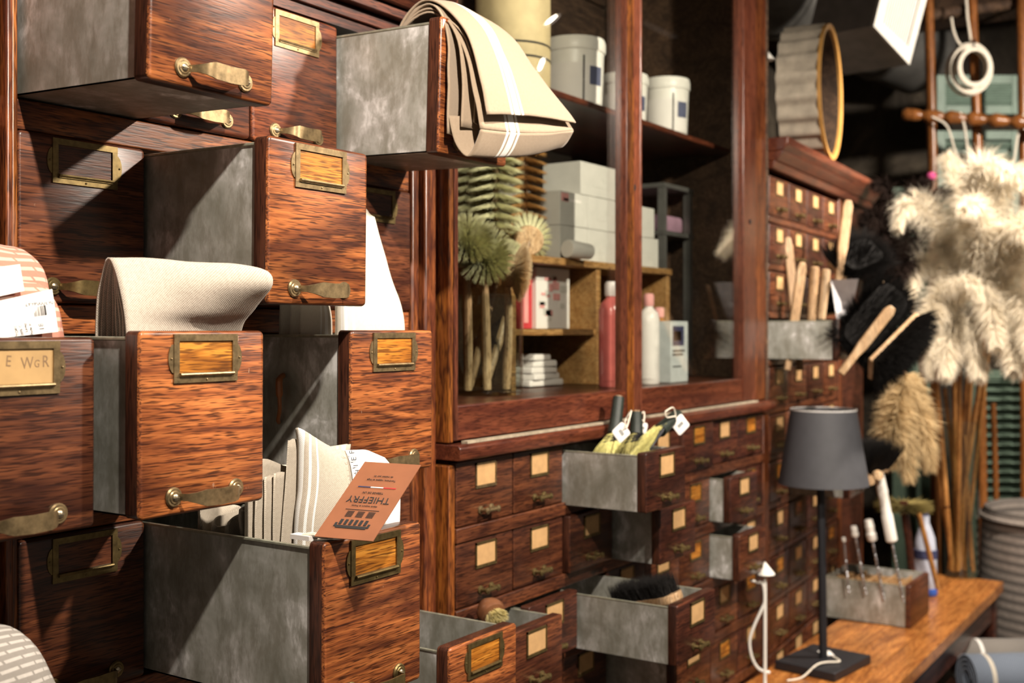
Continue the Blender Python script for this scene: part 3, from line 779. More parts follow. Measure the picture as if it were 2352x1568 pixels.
def door(x0, x1, sl, sr, hole):
    dr = B(x0, x0+sl, YF, YF+.026, -.161, ZT-.032).build('door', SASH, case, bevel=.002)
    B(x1-sr, x1, YF, YF+.026, -.161, ZT-.032).build('door_stile', SASH, dr, bevel=.002)
    B(x0+sl, x1-sr, YF+.002, YF+.024, -.161, -.110).build('door_rail', RAILW, dr, bevel=.002)
    B(x0+sl, x1-sr, YF+.002, YF+.024, ZT-.08, ZT-.032).build('door_rail', RAILW, dr, bevel=.002)
    B(x0+sl-.002, x1-sr+.002, YF+.012, YF+.015, -.112, ZT-.078).build('glass_pane', GLASS, dr)
    MB().lathe([(.006,0),(.006,.0015),(.0035,.002),(.0,.0012)], 16, Matrix.Translation(P(x1-sr*.5, YF, hole)) @ RX).build('keyhole', BLACKM, dr)
door(1.3125, 1.897, .0105, .052, .263)
door(1.8985, 2.478, .007, .075, .245)
B(2.480, 2.5445, YF+.002, YF+.03, -.163, ZT-.03).build('stile', OAKV, case, bevel=.002)
B(1.845, 1.8475, YF-.012, YF, -.163, ZT-.03).build('meeting_strip', STILE, case)
SHZ = .432
B(1.313, 2.544, 1.06, 1.398, SHZ-.012, SHZ).build('shelf', RAILW, case, bevel=.002)
for x in (1.93,): B(x-.012, x+.012, 1.33, 1.36, -.11, SHZ-.013).build('shelf_post', OAKD, case)

# tubs on the shelf
def tub(px, Y, r, h, which, lid=WHITE):
    x, y, v = ray(px, 0); t = Y/y; c = Vector((x*t, Y, CZ+SHZ+.0005))
    o = thing('plastic_tub', 'white plastic tub with lid and blue label, ' + which, 'tub', c, group='white tubs on the case shelf')
    M = Matrix.Translation(c)
    MB().lathe([(0,0),(r*.90,0),(r*.93,.006),(r,h*.8),(r,h*.82),(0,h*.82)], 28, M).build('bucket', WHITE, o)
    MB().lathe([(r*1.04,h*.81),(r*1.06,h*.83),(r*1.06,h*.94),(r*1.02,h),(r*.9,h*1.005),(0,h*1.005)], 28, M).build('lid', lid, o)
    def patch(a0, a1, z0, z1, off, m, nm):
        vs = []; n = 8
        for i in range(n+1):
            a = a0+(a1-a0)*i/n
            for z in (z0, z1):
                rr = (r*.935+(r*.065)*z/h/.8)+off
                vs.append((rr*cos(a), rr*sin(a), z))
        MB().add(vs, [(2*i, 2*i+2, 2*i+3, 2*i+1) for i in range(n)], M).build(nm, m, o)
    va = atan2(-c.y, -c.x)
    patch(va-.9, va+1.1, h*.08, h*.62, .0006, WHITEP, 'label'); patch(va+.55, va+1.1, h*.32, h*.58, .0012, BLUEL, 'label_print'); patch(va+.30, va+.36, h*.08, h*.72, .0012, INK, 'label_print')
BLUEL = plain('slate_blue_print', (.09,.10,.17), .6)
tub(1318, 1.14, .060, .138, 'leftmost on the shelf'); tub(1432, 1.16, .052, .118, 'half hidden by the door post'); tub(1529, 1.13, .052, .132, 'rightmost on the shelf')

FZ = -.1115                                  # floor board of the case
# pine crate and the things in and on it
def X_(px, Y): x, y, v = ray(px, 0); return x/y*Y
CT = .137
cx0, cxm, cx1 = X_(1180, 1.12), X_(1375, 1.12), X_(1535, 1.12)
cr_ = thing('pine_crate', 'upright pine crate with one shelf inside the glass case', 'crate', P((cx0+cx1)/2, 1.15, FZ))
for x in (cx0, cxm, cx1): B(x-.008, x+.008, 1.12, 1.33, FZ+.001, CT-.014).build('upright_board', PINE, cr_, bevel=.001)
B(cx0-.01, cx1+.01, 1.115, 1.335, CT-.0135, CT).build('top_board', PINE, cr_, bevel=.001)
B(cx0+.0085, cxm-.0085, 1.122, 1.33, -.010, .001).build('shelf_board', PINE, cr_)
B(cx0, cx1, 1.331, 1.336, FZ+.001, CT-.014).build('back_board', PINE, cr_)
MB().lathe([(0,0),(.054,0),(.057,.004),(.054,.008),(0,.008)], 24, Matrix.Translation(P((cx0+cxm)/2+.02, 1.325, -.055)) @ RX).build('turned_disc', PINE, cr_)
def carton(name, x0, x1, y0, y1, z0, z1, m, lab, cat, group=None, prints=()):
    t = thing(name, lab, cat, P((x0+x1)/2, (y0+y1)/2, z0), group=group)
    B(x0, x1, y0, y1, z0, z1).build('carton', m, t, bevel=.001)
    for fx0, fx1, fz0, fz1, mm in prints:
        B(x0+(x1-x0)*fx0, x0+(x1-x0)*fx1, y0-.0006, y0+.0002, z0+(z1-z0)*fz0, z0+(z1-z0)*fz1).build('print', mm, t)
    return t
GREYC = plain('grey_white_card', (.60,.58,.53), .7, 0, .05); REDB = plain('red_card', (.55,.04,.05), .6); PINKP = plain('pink_print', (.75,.35,.33), .7)
LILAC = plain('lilac_cloth', (.38,.22,.30), .9)
lv = CT+.0008; ch = .0665
ca, cb, cc = X_(1286, 1.14), X_(1351, 1.14), X_(1422, 1.14); ra, rb_ = X_(1462, 1.14), X_(1512, 1.14)
for i, (x0, x1, k, lab) in enumerate(((ca, cb-.002, 0, 'lower white carton by the copper pan on the crate'), (ca, cb-.002, 1, 'upper white carton with a pink corner over the copper pan'), (cb-.03, cc, 2, 'topmost white carton of the stack on the crate'),
                                      (cb, cc, 0, 'lower white carton beside the door post on the crate'), (cb, cc, 1, 'middle white carton beside the door post'), (ra, rb_, 0, 'lower white carton at the end of the crate'), (ra-.005, rb_-.02, 1, 'upper white carton at the end of the crate'))):
    carton('carton', x0, x1, 1.14, 1.23, lv+(ch+.0008)*k, lv+(ch+.0008)*k+ch, GREYC, lab, 'box', 'white cartons on the pine crate', [(.12, .75, .72, .80, WHITEP), (.05, .30, .70, .95, PINKP)] if i == 1 else [(.55, .8, .5, .62, GREYC), (.3, .7, .3, .34, GREYC)])
carton('box', X_(1197, 1.17), X_(1229, 1.17), 1.17, 1.29, .0018, .118, REDB, 'slim red box on the shelf of the pine crate', 'box', None, [(.2, .5, .1, .9, PINKP)])
bgx = X_(1232, 1.16); bgw = X_(1308, 1.16)-bgx
t = carton('paper_bag', bgx, bgx+bgw, 1.16, 1.25, .0018, .121, WHITEP, 'white paper bag with pink print in the pine crate', 'bag')
rb = random.Random(5)
for i in range(16):
    x = bgx+.006+rb.random()*(bgw-.04); z = .008+rb.random()*.095
    B(x, x+.012+rb.random()*.016, 1.1590, 1.1602, z, z+.005+rb.random()*.010).build('print', rb.choice((PINKP, GREYC, PINKP)), t)
nx = X_(1258, 1.17)
tn = thing('folded_cloths', 'small heap of white folded cloths at the bottom of the crate', 'cloth', P(nx, 1.20, FZ))
for i in range(5):
    b = MB().panel(.125-.016*i, .10, .0115, .005, .004, Matrix.Translation(P(nx+.006*(i % 2)-.004*i, 1.17, FZ+.002+.0125*i)) @ Matrix.Rotation(-pi/2, 4, 'X') @ Matrix.Translation((0, -.012, 0)) @ Matrix.Rotation(.10*(i-2)*(i % 2), 4, 'Y'))
    b.build('cloth', WHITEP, tn, label='white folded cloth')
px_ = X_(1292, 1.17)
cp = thing('copper_pan', 'copper dish with a white cylinder lying on the crate', 'pan', P(px_, 1.18, CT))
MB().lathe([(0,0),(.050,0),(.060,.008),(.062,.030),(.059,.030),(.056,.010),(0,.006)], 26, Matrix.Translation(P(px_, 1.19, CT+.0006))).build('dish', plain('copper', (.30,.12,.07), .3, .9), cp)
tx = X_(1318, 1.10)
MB().lathe([(0,0),(.017,0),(.018,.002),(.015,.062),(0,.063)], 18, aim(P(tx, 1.115, CT+.019), P(tx+.06, 1.10, CT+.016))).build('tube', WHITE, cp)
# bottles in front of the crate
def bottle(px, Y, r, h, body, cap, lab, label_m=WHITEP):
    x, y, v = ray(px, 0); c = Vector((x*Y/y, Y, CZ+FZ+.0005)); t = thing('bottle', lab, 'bottle', c); M = Matrix.Translation(c)
    MB().lathe([(0,0),(r*.95,0),(r,.004),(r,h*.72),(r*.85,h*.79),(r*.42,h*.84),(r*.40,h*.88),(0,h*.88)], 22, M).build('body', body, t)
    MB().lathe([(r*.45,h*.86),(r*.5,h*.87),(r*.5,h*.97),(r*.4,h),(0,h)], 16, M).build('cap', cap, t)
    va = atan2(-c.y, -c.x); vs = []
    for i in range(11):
        a = va-.9+.28+1.2*i/10
        for z in (.06, .68): vs.append(((r+.0007)*cos(a), (r+.0007)*sin(a), h*z))
    MB().add(vs, [(2*i, 2*i+2, 2*i+3, 2*i+1) for i in range(10)], M).build('label', label_m, t)
PINKL = plain('rose_liquid', (.55,.13,.12), .25, coat=.5); CLEARP = plain('clear_cap', (.72,.66,.64), .3); MILK = plain('milk_white_bottle', (.78,.74,.70), .35)
bottle(1403, 1.06, .024, .205, PINKL, CLEARP, 'rose coloured bottle with clear cap beside the crate', PINKL)
bottle(1490, 1.05, .022, .185, MILK, PINKP, 'slim white bottle with pink cap beside the door post')
bottle(1513, 1.10, .024, .160, CARDBROWN if 0 else plain('amber_liquid', (.46,.20,.05), .25), PINKP, 'amber bottle with pale shoulder between white packs')
t = carton('pack', X_(1541, 1.03), X_(1580, 1.03), 1.03, 1.075, FZ+.0005, .018, plain('pale_blue_card', (.58,.62,.62), .6), 'pale pack with navy square print near the case corner', 'box', None, [(.1, .75, .60, .92, NAVY), (.15, .6, .68, .84, WHITEP), (.1, .8, .5, .53, INK), (.1, .7, .44, .47, INK), (.1, .6, .25, .27, INK)])
# dark steel rack behind, with a lilac cloth
rk = thing('steel_rack', 'dark steel rack standing at the back of the case', 'rack', P(2.27, 1.25, FZ))
for x in (2.38, 2.52):
    for y in (1.16, 1.34): B(x-.008, x+.008, y-.008, y+.008, FZ+.001, .33).build('post', IRON, rk)
for z in (.22, .33): B(2.37, 2.53, 1.15, 1.35, z, z+.010).build('tray', IRON, rk)
b = MB().panel(.13, .04, .16, .012, .006, Matrix.Translation(P(2.45, 1.17, .2305)))
tag(b.build('folded_cloth', LILAC), 'lilac folded cloth on the steel rack', 'cloth')

# ------------------------------------------------------------------ brushes: helpers
def spikes(b, n, fn, w=.0012, seed=1):
    r = random.Random(seed)
    for _ in range(n):
        p, d, l = fn(r); p = Vector(p); d = Vector(d).normalized(); s = d.orthogonal().normalized()*w; q = d.cross(s)
        k = len(b.v); b.v += [tuple(p+s), tuple(p-s*.5+q*.87), tuple(p-s*.5-q*.87), tuple(p+d*l)]
        b.f += [(k,k+1,k+3), (k+1,k+2,k+3), (k+2,k,k+3)]
    return b
FIBRE = plain('pale_fibre', (.93,.86,.55), .8, 0, .2, 150); FIBREP = plain('peach_fibre', (.93,.66,.42), .8, 0, .2, 150)
for fm_ in (FIBRE, FIBREP):                 # fine pale fibres let light through
    nt = fm_.node_tree; bs = nt.nodes['Principled BSDF']; tl = N(nt, 'ShaderNodeBsdfTranslucent'); mx = N(nt, 'ShaderNodeMixShader', Fac=.4)
    nt.links.new(bs.inputs['Base Color'].links[0].from_socket, tl.inputs[0])
    nt.links.new(bs.outputs[0], mx.inputs[1]); nt.links.new(tl.outputs[0], mx.inputs[2]); nt.links.new(mx.outputs[0], nt.nodes['Material Output'].inputs[0])
def dish_brush(head, hand_end, face, R, lab, fib=FIBRE, n=520, seed=1):
    head, hand_end, face = Vector(head), Vector(hand_end), Vector(face).normalized()
    t = thing('dish_brush', lab, 'brush', hand_end, group='dish brushes in the glass jar')
    M = aim(head-face*.012, head+face)
    MB().lathe([(0,0),(R*.50,0),(R*.56,.004),(R*.56,.016),(R*.5,.020),(0,.020)], 22, M).build('brush_head', PALEW, t)
    d = (hand_end-head)
    MB().tube([head-face*.006, head+d*.12-face*.004, head+d*.35, head+d*.7, hand_end], [.006,.0055,.0075,.0085,.007], 10).build('handle', PALEW, t)
    def fn(r):
        a = r.random()*2*pi; q = sqrt(r.random()); l = R*.62
        g = int(a/(2*pi)*24)/24*2*pi+.13 + (r.random()-.5)*.18
        u = Vector((cos(g), sin(g), 0)); return M @ (u*R*.52*q+Vector((0,0,.018))), M.to_3x3() @ (u*(.15+1.05*q*q)+Vector((0,0,1.0-.45*q*q))), l*(.92+.14*r.random())
    spikes(MB(), n, fn, .0012, seed).build('bristles', fib, t)
jc = P(X_(1118, 1.115), 1.115, FZ+.0005)
jar = thing('glass_jar', 'clear glass jar holding wooden dish brushes', 'jar', jc)
MB().lathe([(0,0),(.060,0),(.063,.003),(.063,.165),(.066,.168),(.066,.171),(.0605,.171),(.0605,.006),(0,.006)], 32, Matrix.Translation(jc)).build('jar_body', JAR, jar)
vd = Vector((-.83, -.55, .05))
J = lambda dx, dy, dz: jc+Vector((dx, dy, dz))
HB = [((1112,592), 1.085, J(-.030,-.022,.010), (-.72,-.62,.18), .050, FIBRE, 'pale dish brush nearest the case frame in the jar'),
      ((1072,560), 1.10, J(-.040,.010,.009), (-.62,-.55,.50), .050, FIBRE, 'pale dish brush half hidden behind the case frame'),
      ((1213,552), 1.135, J(.030,.025,.010), (.52,.55,.16), .050, FIBRE, 'dish brush turned away showing its round wooden back'),
      ((1172,622), 1.065, J(.034,-.018,.009), (.62,-.72,-.08), .050, FIBREP, 'peach tipped dish brush lowest in the jar'),
      ((1148,600), 1.125, J(-.004,.034,.012), (.3,.3,.85), .045, FIBRE, 'upright dish brush in the middle of the jar')]
for i, (pp, Y, he, face, R, fb, lab) in enumerate(HB):
    dish_brush(atY(*pp, Y), he, face, R, lab, fb, n=3200, seed=i)
# stacked fibre brushes hanging in the upper left of the case
def fibre_stack(c, r, n, h, lab, m, seed):
    c = Vector(c); t = thing('fibre_brush', lab, 'brush', c, group='fibre brushes stacked in the case')
    MB().tube([c, c+Vector((0,0,h*n)), Vector((c.x, c.y, CZ+SHZ-.0125))], [.006,.006,.003], 8).build('core', PALEW, t)
    for k in range(n):
        def fn(q):
            a = q.random()*2*pi; return c+Vector((0,0,h*(k+.5+.3*(q.random()-.5)))), (cos(a), sin(a), -.30), r*(.85+.2*q.random())
        spikes(MB(), 330, fn, .0014, seed*50+k).build('bristle_ring', m, t)
ORF = plain('ochre_fibre', (.40,.20,.055), .85, 0, .3, 150)
PRINTS = plain('buff_wrapping', (.50,.40,.22), .7, 0, .25, 14)
rlx = X_(1178, 1.16)
hs = thing('sisal_roll', 'tall buff paper roll with dark band in the upper case', 'roll', P(rlx, 1.16, SHZ))
MB().lathe([(0,0),(.068,0),(.07,.003),(.07,.30),(0,.30)], 26, Matrix.Translation(P(rlx, 1.16, SHZ+.0008))).build('paper_wrap', PRINTS, hs)
for z, h in ((.06,.003), (.085,.003), (.20,.012)): MB().lathe([(.0703,z),(.0712,z+.001),(.0712,z+h),(.0703,z+h+.001)], 26, Matrix.Translation(P(rlx, 1.16, SHZ))).build('band', INK, hs)
f1, f2, f3 = X_(1138, 1.16), X_(1205, 1.20), X_(1078, 1.22)
fibre_stack(P(f1, 1.16, .186), .054, 13, .0175, 'pale green fibre brushes threaded on a hanging rod', FIBRE, 3)
fibre_stack(P(f2, 1.20, .186), .048, 13, .0175, 'ochre fibre brushes on a rod beside the pale ones', ORF, 4)
fibre_stack(P(f3, 1.22, .186), .054, 13, .0175, 'pale fibre brushes close to the case frame', FIBRE, 6)
b = MB(); b.lathe([(.03,0),(.022,.09),(.016,.10),(0,.10)], 16, Matrix.Translation(P(X_(1250, 1.26), 1.26, CT+.0006)))
tag(b.build('thread_cone', LILAC), 'mauve cone of thread beside the white cartons', 'thread')

# ------------------------------------------------------------------ little brooms in the top small drawer
STRAW = plain('green_straw', (.58,.53,.19), .7, 0, .35, 200); STRAWD = plain('olive_straw', (.34,.30,.10), .7, 0, .35, 200)
DARKH = plain('bottle_green_wrap', (.014,.020,.015), .5, 0, .3, 80)
def hand_broom(neck, tip, side, hand, wid, m, lab, n=260, seed=1, hr=.011):
    neck, tip, side, hand = Vector(neck), Vector(tip), Vector(side).normalized(), Vector(hand)
    t = thing('hand_broom', lab, 'broom', neck, group='little straw brooms in the top small drawer')
    b = MB(); r = random.Random(seed); ax = tip-neck; nn = ax.cross(side).normalized()
    for _ in range(n):
        s = r.uniform(-1, 1); q = r.uniform(-1, 1); e = 1-.18*s*s
        p0 = neck + side*s*.012 + nn*q*.006; p2 = neck + ax*e*(.93+.1*r.random()) + side*s*wid + nn*q*.016; p1 = p0.lerp(p2, .45)+side*s*wid*.16
        w = side*.0013; k = len(b.v); b.v += [tuple(x) for x in (p0-w, p0+w, p1-w, p1+w, p2)]; b.f += [(k,k+1,k+3,k+2), (k+2,k+3,k+4)]
    b.build('straw', m, t, smooth=0)
    for f in (.10, .18, .27):
        pts = []
        for k in range(17):
            a = 2*pi*k/16; pts.append(neck+ax*f+side*cos(a)*(.013+wid*f*.95)+nn*sin(a)*(.009+.012*f))
        MB().tube(pts, .0016, 6).build('binding', BLACKM, t)
    MB().tube([neck+ax*.05, neck.lerp(hand, .4), hand], [.012, hr, hr*.92], 12).build('handle', DARKH, t)
    MB().lathe([(0,0),(hr*.6,0),(hr*.6,.002),(0,.003)], 10, aim(hand, hand+(hand-neck))).build('handle_end', PALEW, t)
    return t
b1 = hand_broom(atY(1412, 992, .935), atY(1388, 1058, .930), (.93,-.1,.1), atY(1421, 912, .938), .036, STRAW, 'straw broom with the tallest dark upright handle', 320, 1)
b2 = hand_broom(atY(1520, 984, .848), atY(1432, 1082, .878), (.60,-.2,.78), atY(1556, 952, .846), .050, STRAW, 'straw broom leaning with its fan across the drawer', 520, 2)
b3 = hand_broom(atY(1462, 992, .900), atY(1440, 1060, .895), (.93,-.1,.1), atY(1461, 945, .903), .030, STRAWD, 'small dark straw broom between the two bigger ones', 240, 3)
def price(parent, knot, c, dx, dz, w, ang):
    knot, c = Vector(knot), Vector(c)
    M = Matrix.Translation(c) @ Matrix.Rotation(radians(-32), 4, 'Z') @ Matrix.Rotation(ang, 4, 'Y') @ Matrix.Translation((0, 0, -w/2))
    MB().panel(w, w, .0008, .004, .0003, M).build('price_tag', WHITEP, parent, label='small white price tag')
    MB().box(-w*.22, w*.22, -.0004, 0, w*.40, w*.62, M).build('print', plain('grey_ink', (.25,.25,.24), .8), parent)
    e = M @ Vector((0, 0, w)); MB().tube(spline([knot, knot.lerp(e, .4)+Vector((-.012,0,-.004)), e+Vector((-.004,0,.004)), e, knot.lerp(e, .5)+Vector((.01,0,.012)), knot], 5), .0013, 6).build('string', ROPE, parent)
price(b1, atY(1447, 945, .885), atY(1427, 993, .870), 0, 0, .026, .9)
price(b3, atY(1468, 955, .915), atY(1476, 982, .905), 0, 0, .019, .25)
price(b2, atY(1528, 945, .835), atY(1563, 975, .832), 0, 0, .028, -.7)

# scrubbing brush and ball brush
bb = thing('scrubbing_brush', 'black bristled scrubbing brush in an open small drawer', 'brush', atY(1500, 1390, .83))
p0, p1 = atY(1432, 1392, .90), atY(1548, 1376, .79); ax = (p1-p0); dn = Vector((-.25, -.35, .9)).normalized(); sdv = ax.cross(dn).normalized()
fm = frame_matrix(p0, ax.normalized(), sdv, ax.normalized().cross(sdv)); L_ = ax.length
if (fm.to_3x3() @ Vector((0,0,1))).z < 0: fm = frame_matrix(p0, ax.normalized(), -sdv, ax.normalized().cross(-sdv))
MB().panel(L_+.02, .05, .014, .02, .004, fm @ Matrix.Translation((L_/2, -.025, -.004)) @ Matrix.Rotation(-pi/2, 4, 'X') @ Matrix.Rotation(pi, 4, 'X') @ Matrix.Translation((0, 0, -.05))).build('wooden_back', PALEW, bb)
def fn(r): return fm @ Vector((r.uniform(0, L_), r.uniform(-.022, .022), 0)), fm.to_3x3() @ Vector((r.gauss(0, .12), r.gauss(0, .12), 1)), .040+.006*r.random()
b = spikes(MB(), 1500, fn, .0011, 4); b.box(.004, L_-.004, -.019, .019, 0, .030, fm); b.build('bristles', BLACK, bb, smooth=0)
q = thing('ball_brush', 'brown wooden ball brush with cream bristles', 'brush', atY(1125, 1420, .93))
c = atY(1128, 1406, .93); M = aim(c, c+Vector((-.35, -.75, -.35)))
MB().lathe([(0,-.021),(.012,-.019),(.019,-.010),(.0215,0),(.019,.007),(.012,.010),(0,.010)], 24, M).build('ball_handle', plain('chestnut_wood', (.16,.065,.03), .3, 0, .25, 30), q)
def fn(r):
    a = r.random()*2*pi; k = sqrt(r.random()); u = Vector((cos(a), sin(a), 0)); return M @ (u*.013*k+Vector((0,0,.008))), M.to_3x3() @ (u*k*.5+Vector((0,0,1))), .015
spikes(MB(), 420, fn, .0009, 6).build('bristles', plain('cream_bristle', (.80,.70,.36), .8), q)
# ------------------------------------------------------------------ far cabinet of label drawers, slightly turned
RA = radians(3.8); FO = Vector((2.592, .985, 0))
far = thing('label_cabinet', 'far oak cabinet of label drawers with a heavy moulded top', 'cabinet', (2.592, .985, 0), RA)
FM = Matrix.Translation(FO) @ Matrix.Rotation(RA, 4, 'Z')
def FB(x0, x1, y0, y1, z0, z1): return MB().box(x0, x1, y0, y1, CZ+z0, CZ+z1, FM)
FB(0, 1.02, .43, .45, -1.5, .40).build('back_panel', OAKD, far)
FB(0, .012, .004, .43, -1.5, .40).build('side_panel', OAKV, far, bevel=.002)
FB(1.005, 1.02, .004, .43, -1.5, .40).build('side_panel', OAKV, far, bevel=.002)
FB(.685, .715, -.002, .03, -1.5, .395).build('stile', OAKV, far, bevel=.002)
FB(0, 1.02, 0, .43, .3955, .410).build('top_board', OAKD, far)
for p in ([(-.012,.384),(-.020,.402),(.02,.402),(.02,.384)], [(-.022,.4025),(-.040,.425),(.02,.425),(.02,.4025)], [(-.036,.4255),(-.050,.440),(-.050,.4575),(.02,.4575),(.02,.4255)]):
    MB().profile([(y, CZ+z) for y, z in p], -.005, 1.06, FM).build('cornice_moulding', RAILW, far, bevel=.002)
FP, FW, FH, FPZ = .1675, .160, .098, .1155
FTOP = .276
fopen = {(0, 3): .165, (1, 6): .150}
rf = random.Random(11)
for c in range(4):
    for r in range(11):
        zb = FTOP-FPZ*r; xl = .015+FP*c
        out = fopen.get((c, r), 0)
        d = small_drawer(far, 0, 0, zb, bool(out), OAKM if rf.random() < .7 else OAKD, PAPER if rf.random() < .8 else CARDW, w=FW, rz=RA)
        d.matrix_parent_inverse = wm(far).inverted(); pt = FM @ Vector((xl+FW/2, -out, CZ+zb)); d.location = pt
for r in range(12):
    zb = FTOP-FPZ*r
    FB(.012, .685, .001, .03, zb-.0165, zb-.001).build('rail', OAKM, far, bevel=.0015)
FB(.716, 1.004, .004, .03, -1.5, .383).build('panel', OAKD, far)
FB(.012, .685, .004, .03, -1.5, FTOP-FPZ*11-.0175).build('plinth_board', OAKM, far)

# corrugated hoop standing on the far cabinet
hc = Vector((0, 0, 0)); hx = atD(1903, 244, 3.06); hoop = thing('corrugated_hoop', 'big wooden hoop wrapped in pale corrugated sheet on the far cabinet', 'hoop', (hx.x, hx.y, CZ+.458))
fx = Vector((CA, SA, 0)); rx_ = Vector((SA, -CA, 0)); axis = (rx_*.897 - fx*.417).normalized(); upv = Vector((0,0,1)); sidev = axis.cross(upv).normalized()
hx.z = CZ+.6405; HR = .178
def ringpt(a, r, k): return hx + (upv*cos(a)+sidev*sin(a))*r + axis*k
n = 160; vs = []; fs = []
for i in range(n):
    a = 2*pi*i/n; r = HR+.006*sin(a*22)
    vs += [ringpt(a, r, -.105), ringpt(a, r, .0), ringpt(a, r-.004, .0), ringpt(a, r-.004, -.105)]
for i in range(n):
    j = (i+1) % n
    for k in range(4): fs.append((i*4+k, j*4+k, j*4+(k+1)%4, i*4+(k+1)%4))
MB().add(vs, fs).build('corrugated_sheet', plain('pale_grey_board', (.42,.36,.28), .8, 0, .25, 25), hoop, smooth=60)
vs = [ringpt(2*pi*i/64, rr, k) for i in range(64) for rr, k in ((HR-.0115, -.104), (HR-.0115, -.001), (HR-.0135, -.001), (HR-.0135, -.104))]
MB().add(vs, [(i*4+k, (i+1)%64*4+k, (i+1)%64*4+(k+1)%4, i*4+(k+1)%4) for i in range(64) for k in range(4)]).build('unlit_liner', BEAMW, hoop, smooth=60)  # dark liner added so the hoop's inside looks shaded
vs = []; fs = []
for i in range(96):
    a = 2*pi*i/96
    vs += [ringpt(a, HR+.003, .0005), ringpt(a, HR+.003, .010), ringpt(a, HR-.011, .008), ringpt(a, HR-.011, .0005)]
for i in range(96):
    j = (i+1) % 96
    for k in range(4): fs.append((i*4+k, j*4+k, j*4+(k+1)%4, i*4+(k+1)%4))
MB().add(vs, fs).build('wooden_rim', plain('golden_bentwood', (.50,.26,.07), .4, 0, .15, 30), hoop, smooth=40)

# ------------------------------------------------------------------ table with the lamp
TZ = CZ-.79
tb = thing('side_table', 'narrow honey coloured wooden table along the cabinets', 'table', (3.1, .83, 0))
for i in range(4):
    y0 = .678+.0715*i
    MB().box(2.30, 3.815, y0, y0+.0708, TZ-.032, TZ).build('top_plank', TABLEW, tb, bevel=.0015)
for x in (2.36, 3.76):
    for y in (.71, .93): MB().box(x-.025, x+.025, y-.02, y+.02, 0, TZ-.033).build('leg', OAKD, tb, bevel=.003)
MB().box(2.386, 3.734, .695, .712, TZ-.11, TZ-.033).build('apron', OAKD, tb)
lb = atZ(1891, 1530, TZ); lamp = thing('table_lamp', 'table lamp with charcoal shade and slim dark pole', 'lamp', lb)
ML = Matrix.Translation((lb.x, lb.y, TZ+.0005))
MB().box(-.095, .095, -.075, .075, 0, .020, ML @ Matrix.Rotation(radians(-8), 4, 'Z')).build('base', BLACKM, lamp, bevel=.002)
MB().tube([(0,0,.0205), (-.008,.004,.46)], .0095, 14, ML).build('pole', BLACKM, lamp)
sp = [(.104,.428),(.0755,.602),(.074,.602),(.1025,.428)]
MB().lathe(sp, 48, ML, close=True).build('shade', LAMPG, lamp, smooth=40)
MB().lathe([(.0745,.6005),(.0765,.6005),(.0765,.604),(.0745,.604)], 40, ML, close=True).build('shade_ring', plain('pale_ring', (.6,.58,.56), .5), lamp)
for k in range(3):
    a = 2*pi*k/3; MB().tube([(0,0,.595), (.0745*cos(a), .0745*sin(a), .598)], .0016, 6, ML).build('shade_spoke', BLACKM, lamp)
MB().lathe([(0,.46),(.012,.46),(.012,.50),(.02,.52),(.022,.55),(.012,.575),(0,.58)], 14, ML).build('bulb', WHITE, lamp)
MB().tube(spline([(-.008,.004,.445), (.0,0,.46), (0,0,.53), (0,0,.597)], 4), .004, 8, ML).build('inner_rod', BLACKM, lamp)
MB().tube(spline([lb+Vector((.01,-.02,.024)), lb+Vector((-.02,-.045,.024)), lb+Vector((-.05,-.02,.025)), lb+Vector((-.085,-.01,.0245)), lb+Vector((-.12,.01,.003)), lb+Vector((-.16,.03,.003))], 6), .0022, 6).build('cable', ROPE, lamp)
MB().box(.012, .05, -.03, .0, .0212, .0222, ML @ Matrix.Rotation(.6, 4, 'Z')).build('paper_note', WHITEP, lamp)
# little white cone topped stand in front of the small drawers, and one on the case corner
def cone_stand(foot, top, lab, cable=None):
    foot, top = Vector(foot), Vector(top); t = thing('cone_stand', lab, 'display stand', foot)
    M = Matrix.Translation(foot); h = top.z-foot.z
    MB().lathe([(0,0),(.03,0),(.03,.003),(.004,.005),(0,.005)], 20, M).build('foot', WHITE, t)
    MB().tube([foot+Vector((0,0,.004)), top], .0038, 10).build('rod', WHITE, t)
    MB().lathe([(.0005,.027),(.0215,.0015),(.0215,0),(.0,0)], 24, Matrix.Translation(top)).build('cone_cap', WHITE, t)
    if cable: MB().tube(spline(cable, 6), .0034, 8).build('cable', WHITE, t)
f = atZ(1757, 1590, TZ+.0005); f = Vector((f.x, f.y, TZ+.0005)); dd = (f.x*CA+f.y*SA)
g = lambda px, py, k=0: atD(px, py, dd+k)
tp = g(1757, 1318); tp.x, tp.y = f.x, f.y
cone_stand(f, tp, 'white rod with a cone cap and looping cable beside the lamp', [g(1722,1332), g(1740,1336), g(1753,1343), g(1756,1380), g(1749,1400), g(1733,1435), g(1722,1470), g(1726,1505), g(1738,1530), g(1752,1540), g(1768,1544)])
top = atD(1759, 138, 2.80); cone_stand((top.x, top.y, CZ+.458), top, 'white rod with a cone cap on top of the far cabinet')

